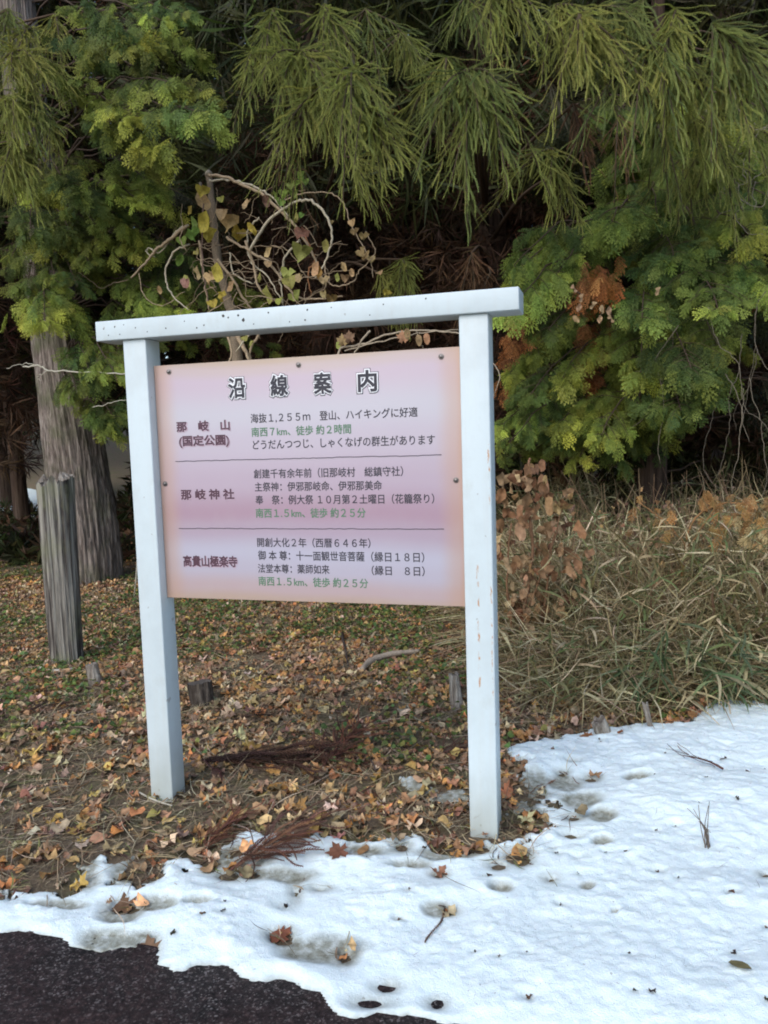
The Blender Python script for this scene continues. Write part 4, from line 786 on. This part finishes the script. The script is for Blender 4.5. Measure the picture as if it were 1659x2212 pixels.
for pts, r in [([(50, 792), (85, 790), (105, 800), (160, 803), (262, 808), (300, 812)], .008), ([(85, 790), (55, 785), (14, 796)], .004), ([(105, 800), (80, 815), (90, 822)], .004), ([(200, 880), (240, 870), (280, 862)], .004), ([(300, 812), (310, 1000), (290, 1290)], .009)]: curve_plant(B, pts, 3.2, [r, r * .7], (.46, .42, .33), rng=rng)
B.build('twig', M_twig, vine)
# hanging bare vines on the right edge
vine = empty('hanging_vines', at_y(1560, 950, 3.6), 'tangle of thin bare vines hanging in the dark gap at the right edge', 'vine'); B = Bag()
for k in range(11):
    u0 = rng.uniform(1440, 1655); v0 = rng.uniform(620, 900); pts = [(u0, v0)]; a = rng.uniform(1.2, 1.9)
    for q in range(7): a += rng.normal(0, .45); a = a * .85 + 1.57 * .15; pts.append((pts[-1][0] + 40 * math.cos(a), pts[-1][1] + 46 * math.sin(a)))
    curve_plant(B, pts, rng.uniform(3.1, 4.0), [.003, .0018], np.array((.22, .18, .13)) * rng.uniform(.5, 1.1), 4, 4, rng=rng)
for k in range(22):
    u0 = rng.uniform(1540, 1670); v0 = rng.uniform(180, 500); a = rng.uniform(0, 6.28); pts = [(u0, v0)]
    for q in range(5): a += rng.normal(0, .6); pts.append((pts[-1][0] + 26 * math.cos(a), pts[-1][1] + 26 * math.sin(a)))
    curve_plant(B, pts, rng.uniform(3.6, 4.2), [.0035, .002], np.array((.34, .29, .22)) * rng.uniform(.5, 1.), 4, 4, rng=rng)
B.build('stems', M_twig, vine)
# withered big-leaved plant right of the sign
rng = np.random.default_rng(90)
dp = empty('withered_plant', on_ground(1120, 1450), 'withered plant with big curled brown leaves just right of the right post', 'plant'); B, D = Bag(), Bag(); YP = 2.15
for pts, r in [([(1112, 1450), (1130, 1330), (1150, 1200), (1140, 1090), (1142, 1010), (1145, 990)], .012), ([(1100, 1450), (1105, 1350), (1095, 1250), (1105, 1130)], .008), ([(1130, 1330), (1180, 1220), (1200, 1120)], .007), ([(1150, 1450), (1170, 1350), (1190, 1200), (1215, 1100)], .007)]: curve_plant(B, pts, YP, [r, r * .6], (.24, .13, .07), rng=rng)
for k in range(150):
    v = rng.uniform(1005, 1380); u = 1145 + rng.normal(0, np.interp(v, [1000, 1080, 1200, 1380], [14, 50, 50, 45])); p = at_y(u, v, YP - rng.uniform(-.12, .22)); s_ = rng.uniform(.05, .12)
    inst_mix(D, [SCR[0], SCR[2], SCR[3], SCR[4], LIT[4]], [p], [np.array([rng.normal(0, .4), rng.normal(0, .4), -1.])], [np.array([rng.normal(0, .7), -1., rng.normal(0, .5)])], [s_], pick([(.27, .145, .07), (.34, .2, .10), (.18, .095, .05), (.42, .28, .15)], 1, None, .15, .05, rng), rng)
B.build('stem', M_twig, dp); D.build('leaves', M_litter, dp)
# orange dried fern plants at the right
for lb, stems, ctr, cc in [('orange dried fern with drooping fronds at the right edge above the grass', [[(1440, 1460), (1465, 1300), (1480, 1190), (1440, 1130), (1380, 1085)], [(1480, 1190), (1500, 1120), (1560, 1090), (1640, 1085)], [(1480, 1190), (1540, 1100), (1530, 1060)]], [(1540, 1120, 9), (1590, 1095, 10), (1640, 1095, 10), (1530, 1075, 7), (1430, 1130, 6), (1390, 1095, 4), (1560, 1140, 6), (1655, 1120, 6)], (.36, .19, .08)),
                           ('pale tan fern frond curling at the right edge of the photo', [[(1690, 1400), (1680, 1250), (1640, 1150)], [(1640, 1150), (1620, 1160)]], [(1630, 1140, 12), (1650, 1160, 10), (1655, 1180, 8)], (.5, .38, .22))]:
    o = empty('dried_fern', at_y(*stems[0][0], 2.7) * [1, 1, 0] + [0, 0, .05], lb, 'fern'); B, D = Bag(), Bag()
    for s_ in stems: curve_plant(B, s_, 2.7, [.008, .004], np.array(cc) * .8, rng=rng)
    for u, v, k in ctr:
        p = at_y(u, v, 2.65) + rng.normal(0, .045, (k, 3)) * [1, 1, 1.4]; inst_mix(D, SPR, p, np.column_stack([rng.normal(0, .6, k), rng.normal(-.2, .3, k), -np.ones(k) * rng.uniform(.3, 1)]), np.column_stack([rng.normal(0, .4, k), -np.ones(k), rng.normal(.2, .4, k)]), rng.uniform(.05, .1, k), jit(cc, k, .2, .06, rng), rng)
    B.build('stem', M_twig, o); D.build('fronds', M_dead, o)
o = empty('withered_branch', at_y(1290, 650, 3.2), 'bare twig with curled tan leaves poking out of the dense conifer, above the right post', 'branch'); B, D = Bag(), Bag()
curve_plant(B, [(1235, 620), (1260, 640), (1290, 655), (1320, 680), (1350, 720), (1360, 780)], 3.2, [.006, .012], (.25, .17, .11), rng=rng, dy=5.0)
for u, v in [(1240, 625), (1255, 645), (1300, 670), (1295, 690), (1315, 672), (1280, 660), (1250, 665), (1245, 690), (1420, 630), (1320, 690)]: inst_mix(D, SCR[:5:2], [at_y(u, v, 3.0)], [[rng.normal(0, .4), 0, -1]], [[rng.normal(0, .5), -1, .2]], [.06], jit((.36, .23, .13), 1, .15, .05, rng), rng)
B.build('twig', M_twig, o); D.build('withered_leaves', M_litter, o)

# ------------------------------------------------------------------ wooden post, stumps, sticks
rng = np.random.default_rng(100)
def log_(name, label, cat, p0, p1, r0, r1, mt, ridges=.08, ragged=.03, seed=1, sides=48, cutmat=None, flare=0, rel=7):
    """a length of timber with grooved sides and a broken or sawn top; the top face is its own part"""
    p0, p1 = np.array(p0, float), np.array(p1, float); o = empty(name, p0, label, cat); ax = p1 - p0; ln = np.linalg.norm(ax); T = ax / ln
    A_ = nrm(np.cross(T, [0, 1, .1])); Bv = np.cross(T, A_); th = np.linspace(0, 2 * math.pi, sides, endpoint=False); n = 26; s_ = np.concatenate([[-.08 / ln], np.linspace(0, 1, n)])
    g = fbm2(np.cos(th) * rel, np.sin(th) * rel, seed, 3); top = ragged * (fbm2(np.cos(th) * 2.2 + seed, np.sin(th) * 2.2, seed + 3, 3))
    V = []
    for q in s_:
        r = (r0 + (r1 - r0) * q) * (1 + ridges * 2 * g + ridges * .6 * noise2(th * 3, th * 0 + q * 6, seed)) * (1 + flare * math.exp(-max(q, 0) * 9))
        h = q * ln + (top if q > .8 else 0) * max(0, (q - .8) / .2)
        V.append(p0 + T * np.broadcast_to(np.asarray(h)[..., None], (sides, 1)) + A_ * (np.cos(th) * r)[:, None] + Bv * (np.sin(th) * r)[:, None])
    V = np.concatenate(V); i = np.arange(len(s_) - 1)[:, None] * sides; j = np.arange(sides)[None]; j2 = (j + 1) % sides
    B = Bag(); B.add(V, [np.stack([i + j, i + j2, i + sides + j2, i + sides + j], -1).reshape(-1, 4)]); B.build('bark' if cat == 'stump' else 'shaft', mt, o, True)
    rim = V[-sides:]; c = rim.mean(0); mid = c + (rim - c) * .55 + T * rng.normal(0, ragged * .25, (sides, 1)); k = np.arange(sides); kn = (k + 1) % sides
    B = Bag(); B.add(np.concatenate([rim, mid, [c - T * ragged * .4]]), [np.stack([k, kn, sides + kn, sides + k], -1), np.stack([sides + k, sides + kn, np.full(sides, 2 * sides)], -1)]); B.build('cut_face', cutmat or M_stub, o); return o
M_postwood = bark_material('grooved_post_wood', (.012, .010, .010), (.065, .053, .047), (.36, .33, .28), 26, 1., (.24, .25, .14), (.3, .44, .58))
pb = on_ground(145, 1432); pt = at_y(118, 1040, pb[1] + .02)
log_('wooden_post', 'weathered round wooden post with deep grooves and a mossy broken top, left of the sign', 'post', pb, pt, .097, .112, M_postwood, .12, .11, 4, 96, None, 0, 5)
M_darkstump = bark_material('dark_stump', (.02, .016, .013), (.07, .055, .045), (.17, .145, .12), 50, 5)
M_darktop = plain('dark_sawn_face', (.085, .07, .058), .9)
pb = on_ground(436, 1522); log_('tree_stump', 'short dark sawn stump just right of the left post', 'stump', pb, at_y(430, 1474, pb[1] + .01), .066, .066, M_darkstump, .12, .012, 7, 40, M_darktop)
pb = on_ground(208, 1482); log_('tree_stump', 'thin pale grey cut stub beside the weathered wooden post', 'stump', pb, at_y(197, 1435, pb[1]), .038, .032, M_stub, .12, .012, 8, 32)
pb = on_ground(987, 1530); log_('tree_stump', 'narrow grey splintered stub just left of the right post', 'stump', pb, at_y(980, 1456, pb[1]), .032, .024, M_stub, .14, .02, 9, 32, None, .4)
pb = on_ground(1308, 1592); log_('tree_stump', 'leaning broken pale stub at the snow edge right of the sign', 'stump', pb, at_y(1292, 1556, pb[1] - .03), .035, .034, M_stub, .15, .03, 10, 32, None, .3)
pb = on_ground(1408, 1586); log_('stake', 'thin grey stick standing up in the snow in front of the bamboo', 'stick', pb, at_y(1393, 1518, pb[1] + .02), .011, .013, M_stub, .1, .02, 11, 16)
pb = on_ground(1626, 1590); log_('stake', 'tiny dark twig stub poking from the snow at the right edge', 'stick', pb, at_y(1619, 1576, pb[1]), .008, .007, M_darkstump, .1, .005, 12, 12)
def stick(name, label, pts, r, col, lift=.02):
    P = spline([on_ground(u, v, lift) + [0, 0, float(ground_z(*on_ground(u, v)[:2]))] for u, v in pts], 7); o = empty(name, P[0], label, 'branch'); B = Bag(); V, F = tube(P, r, 8, True, .25, 4); B.add(V, F, col); B.build('wood', M_twig, o, True)
stick('fallen_branch', 'curved grey fallen branch on the litter below the board', [(782, 1448), (800, 1430), (830, 1420), (870, 1414), (905, 1410)], [.015, .022, .02, .016, .012], (.36, .29, .22), .04)
stick('fallen_branch', 'long thin brown branch lying behind the right post', [(900, 1392), (950, 1402), (1000, 1425), (1060, 1460)], [.01, .008, .006], (.25, .15, .09))
stick('fallen_branch', 'white peeled stick on the ground at the foot of the wooden post', [(84, 1446), (110, 1449), (140, 1449), (168, 1443)], [.01, .012, .009], (.5, .44, .36))
stick('fallen_branch', 'dark twig propped on the litter under the middle of the board', [(738, 1370), (745, 1400), (752, 1440)], [.012, .009, .006], (.05, .035, .03), .03)
stick('fallen_branch', 'short dark stick on the leaves under the board', [(785, 1625), (800, 1645), (812, 1668)], [.007, .006, .004], (.08, .055, .045))
stick('fallen_branch', 'pair of pale straws crossed at the foot of the left post', [(300, 1715), (335, 1730), (372, 1742)], [.004, .004, .003], (.5, .46, .36), .015)
# sprigs of dead cedar fallen on the ground
DSP = [(.105, .045, .035), (.075, .035, .03), (.14, .06, .04)]
def sprig(label, u, v, ang, size, n, rise=.02, spread=.6, cols=DSP, skew=0.):
    p0 = surf(u, v) + [0, 0, .01]; o = empty('cedar_sprig', p0, label, 'sprig'); B, D = Bag(), Bag(); d0 = np.array([math.cos(ang), math.sin(ang), rise])
    P = spline([p0, p0 + d0 * size * .4 + [0, 0, .012], p0 + d0 * size], 5); V, F = tube(P, [.005, .002], 5, False); B.add(V, F, cols[0])
    k = n; f = rng.uniform(.15, 1, k); pos = np.array([P[int(q * (len(P) - 1))] for q in f]) + rng.normal(0, .008, (k, 3)); pos[:, 2] = np.maximum(pos[:, 2], p0[2])
    a = ang + skew + rng.normal(0, spread, k); inst_mix(D, SHO, pos, np.column_stack([np.cos(a), np.sin(a), rng.uniform(.0, .5, k) + rise * .5]), flat(k, .3), size * rng.uniform(.35, .7, k), pick(cols, k, None, .2, .05, rng), rng)
    B.build('twig', M_twig, o); D.build('needles', M_dead, o)
sprig('large reddish brown dead cedar sprig lying on the snow front of the left post', 492, 1890, 1.0, .33, 44, .2, .62, [(.17, .08, .06), (.12, .06, .05), (.2, .1, .06)], -.55)
sprig('small dark dead cedar sprig lying alone on the snow far right of the sign', 1562, 1672, 2.6, .17, 12, .05, .35)
sprig('rusty cedar sprig on the bare ground by the snow edge, left of the large one', 432, 1850, 1.4, .22, 44, .12, .7, [(.2, .085, .05), (.15, .065, .045)])
sprig('long dark heap of dead cedar shoots from the left post towards the board middle', 412, 1650, .15, .55, 64, .03, .42, [(.06, .035, .03), (.09, .05, .037)])
sprig('reddish cedar sprig standing up from the litter below the board', 690, 1670, 1.3, .3, 56, .3, .7)
sprig('dark cedar sprig on the litter at the left edge of the photo', 40, 1545, .7, .24, 22, .1, .7, [(.06, .035, .03), (.09, .05, .035)])
sprig('brown cedar sprig beside the dark stump', 500, 1560, .4, .22, 18, .08, .6, [(.07, .04, .03)])
sprig('brown dead sprig just left of the right post', 940, 1640, .7, .22, 20, .08, .6)
sprig('grey withered sprig against the foot of the left post', 305, 1700, 1.0, .18, 16, .12, .5, [(.16, .15, .14), (.12, .11, .1)])
o = empty('grass_tuft', surf(1532, 1826), 'tuft of dry grass stalks standing in the snow at the right', 'grass tuft'); B = Bag(); p0 = surf(1532, 1826)
for k in range(9): V, F = tube(spline([p0 + rng.normal(0, .008, 3) * [1, 1, 0] - [0, 0, .02], p0 + [rng.normal(-.012, .01), rng.normal(0, .01), .06], p0 + [rng.normal(-.025, .022), rng.normal(0, .02), rng.uniform(.06, .17)]], 3), [.002, .001], 4, False); B.add(V, F, np.array((.12, .095, .075)) * rng.uniform(.6, 1.6))
B.build('stalks', M_twig, o)
def single_leaf(label, u, v, s_, col, kind, ang=0., tilt=.25):
    p = surf(u, v) + [0, 0, .008]; B = Bag(); a = ang; s_ *= .8; kind = (kind[0] * [1, 1, .4], kind[1], kind[2]); col = np.array(col) * .85; inst(B, kind, [p], [[math.cos(a), math.sin(a), .08]], [[rng.normal(0, tilt), -tilt, 1]], [s_], [col]); o = B.build('fallen_leaf', M_litter, None, False, p); tag(o, label, 'leaf', 'fallen leaves')
for a in [('pale yellow green leaf on the litter right of the dark stump', 578, 1516, .11, (.42, .36, .16), LIT[0]), ('large orange leaf on the ground below the middle of the board', 600, 1705, .12, (.42, .22, .06), LIT[3], .7), ('yellow leaf standing among creepers under the board bottom edge', 452, 1362, .09, (.5, .33, .04), LIT[4]),
          ('olive narrow leaf lying alone on the snow at the lower right', 1598, 2098, .075, (.2, .17, .08), LIT[5], -.5), ('tan leaf on the bare ground left of the large cedar sprig', 350, 1803, .09, (.46, .34, .2), LIT[3], .4), ('pinkish grey round leaf near the lower left snow', 120, 1803, .075, (.42, .32, .25), LIT[0]), ('orange leaf on the leaf litter left of the left post', 152, 1598, .07, (.5, .22, .04), LIT[1]),
          ('rust red leaf in the melt hole in the snow near the asphalt', 604, 2026, .085, (.25, .09, .05), LIT[1]), ('brown curled leaf in the melt hole near the left edge', 266, 1962, .1, (.2, .11, .06), LIT[2]), ('orange brown leaf standing in snow below the board', 785, 1838, .07, (.36, .2, .09), LIT[3], 1.2), ('dark rust leaf lying flat on the snow edge below the board', 730, 1855, .09, (.2, .085, .05), LIT[2], .3), ('orange leaf at the left foot of the right post', 990, 1755, .085, (.45, .21, .04), LIT[4], .1),
          ('rusty leaf on the snow between the stub and the thin stake', 1340, 1588, .05, (.3, .12, .05), LIT[3], 1.0), ('brown leaf tucked at the left of the leaning stub', 1268, 1594, .07, (.28, .12, .05), LIT[1]), ('yellow green leaf on the litter left of the right post', 870, 1492, .08, (.4, .33, .05), LIT[4], 1.), ('brown leaf on asphalt edge of the melting snow', 318, 2058, .1, (.24, .14, .08), LIT[0]), ('small tan leaf lying on the wet asphalt', 138, 2145, .03, (.4, .26, .14), LIT[3], 1.1)]:
    single_leaf(*a)
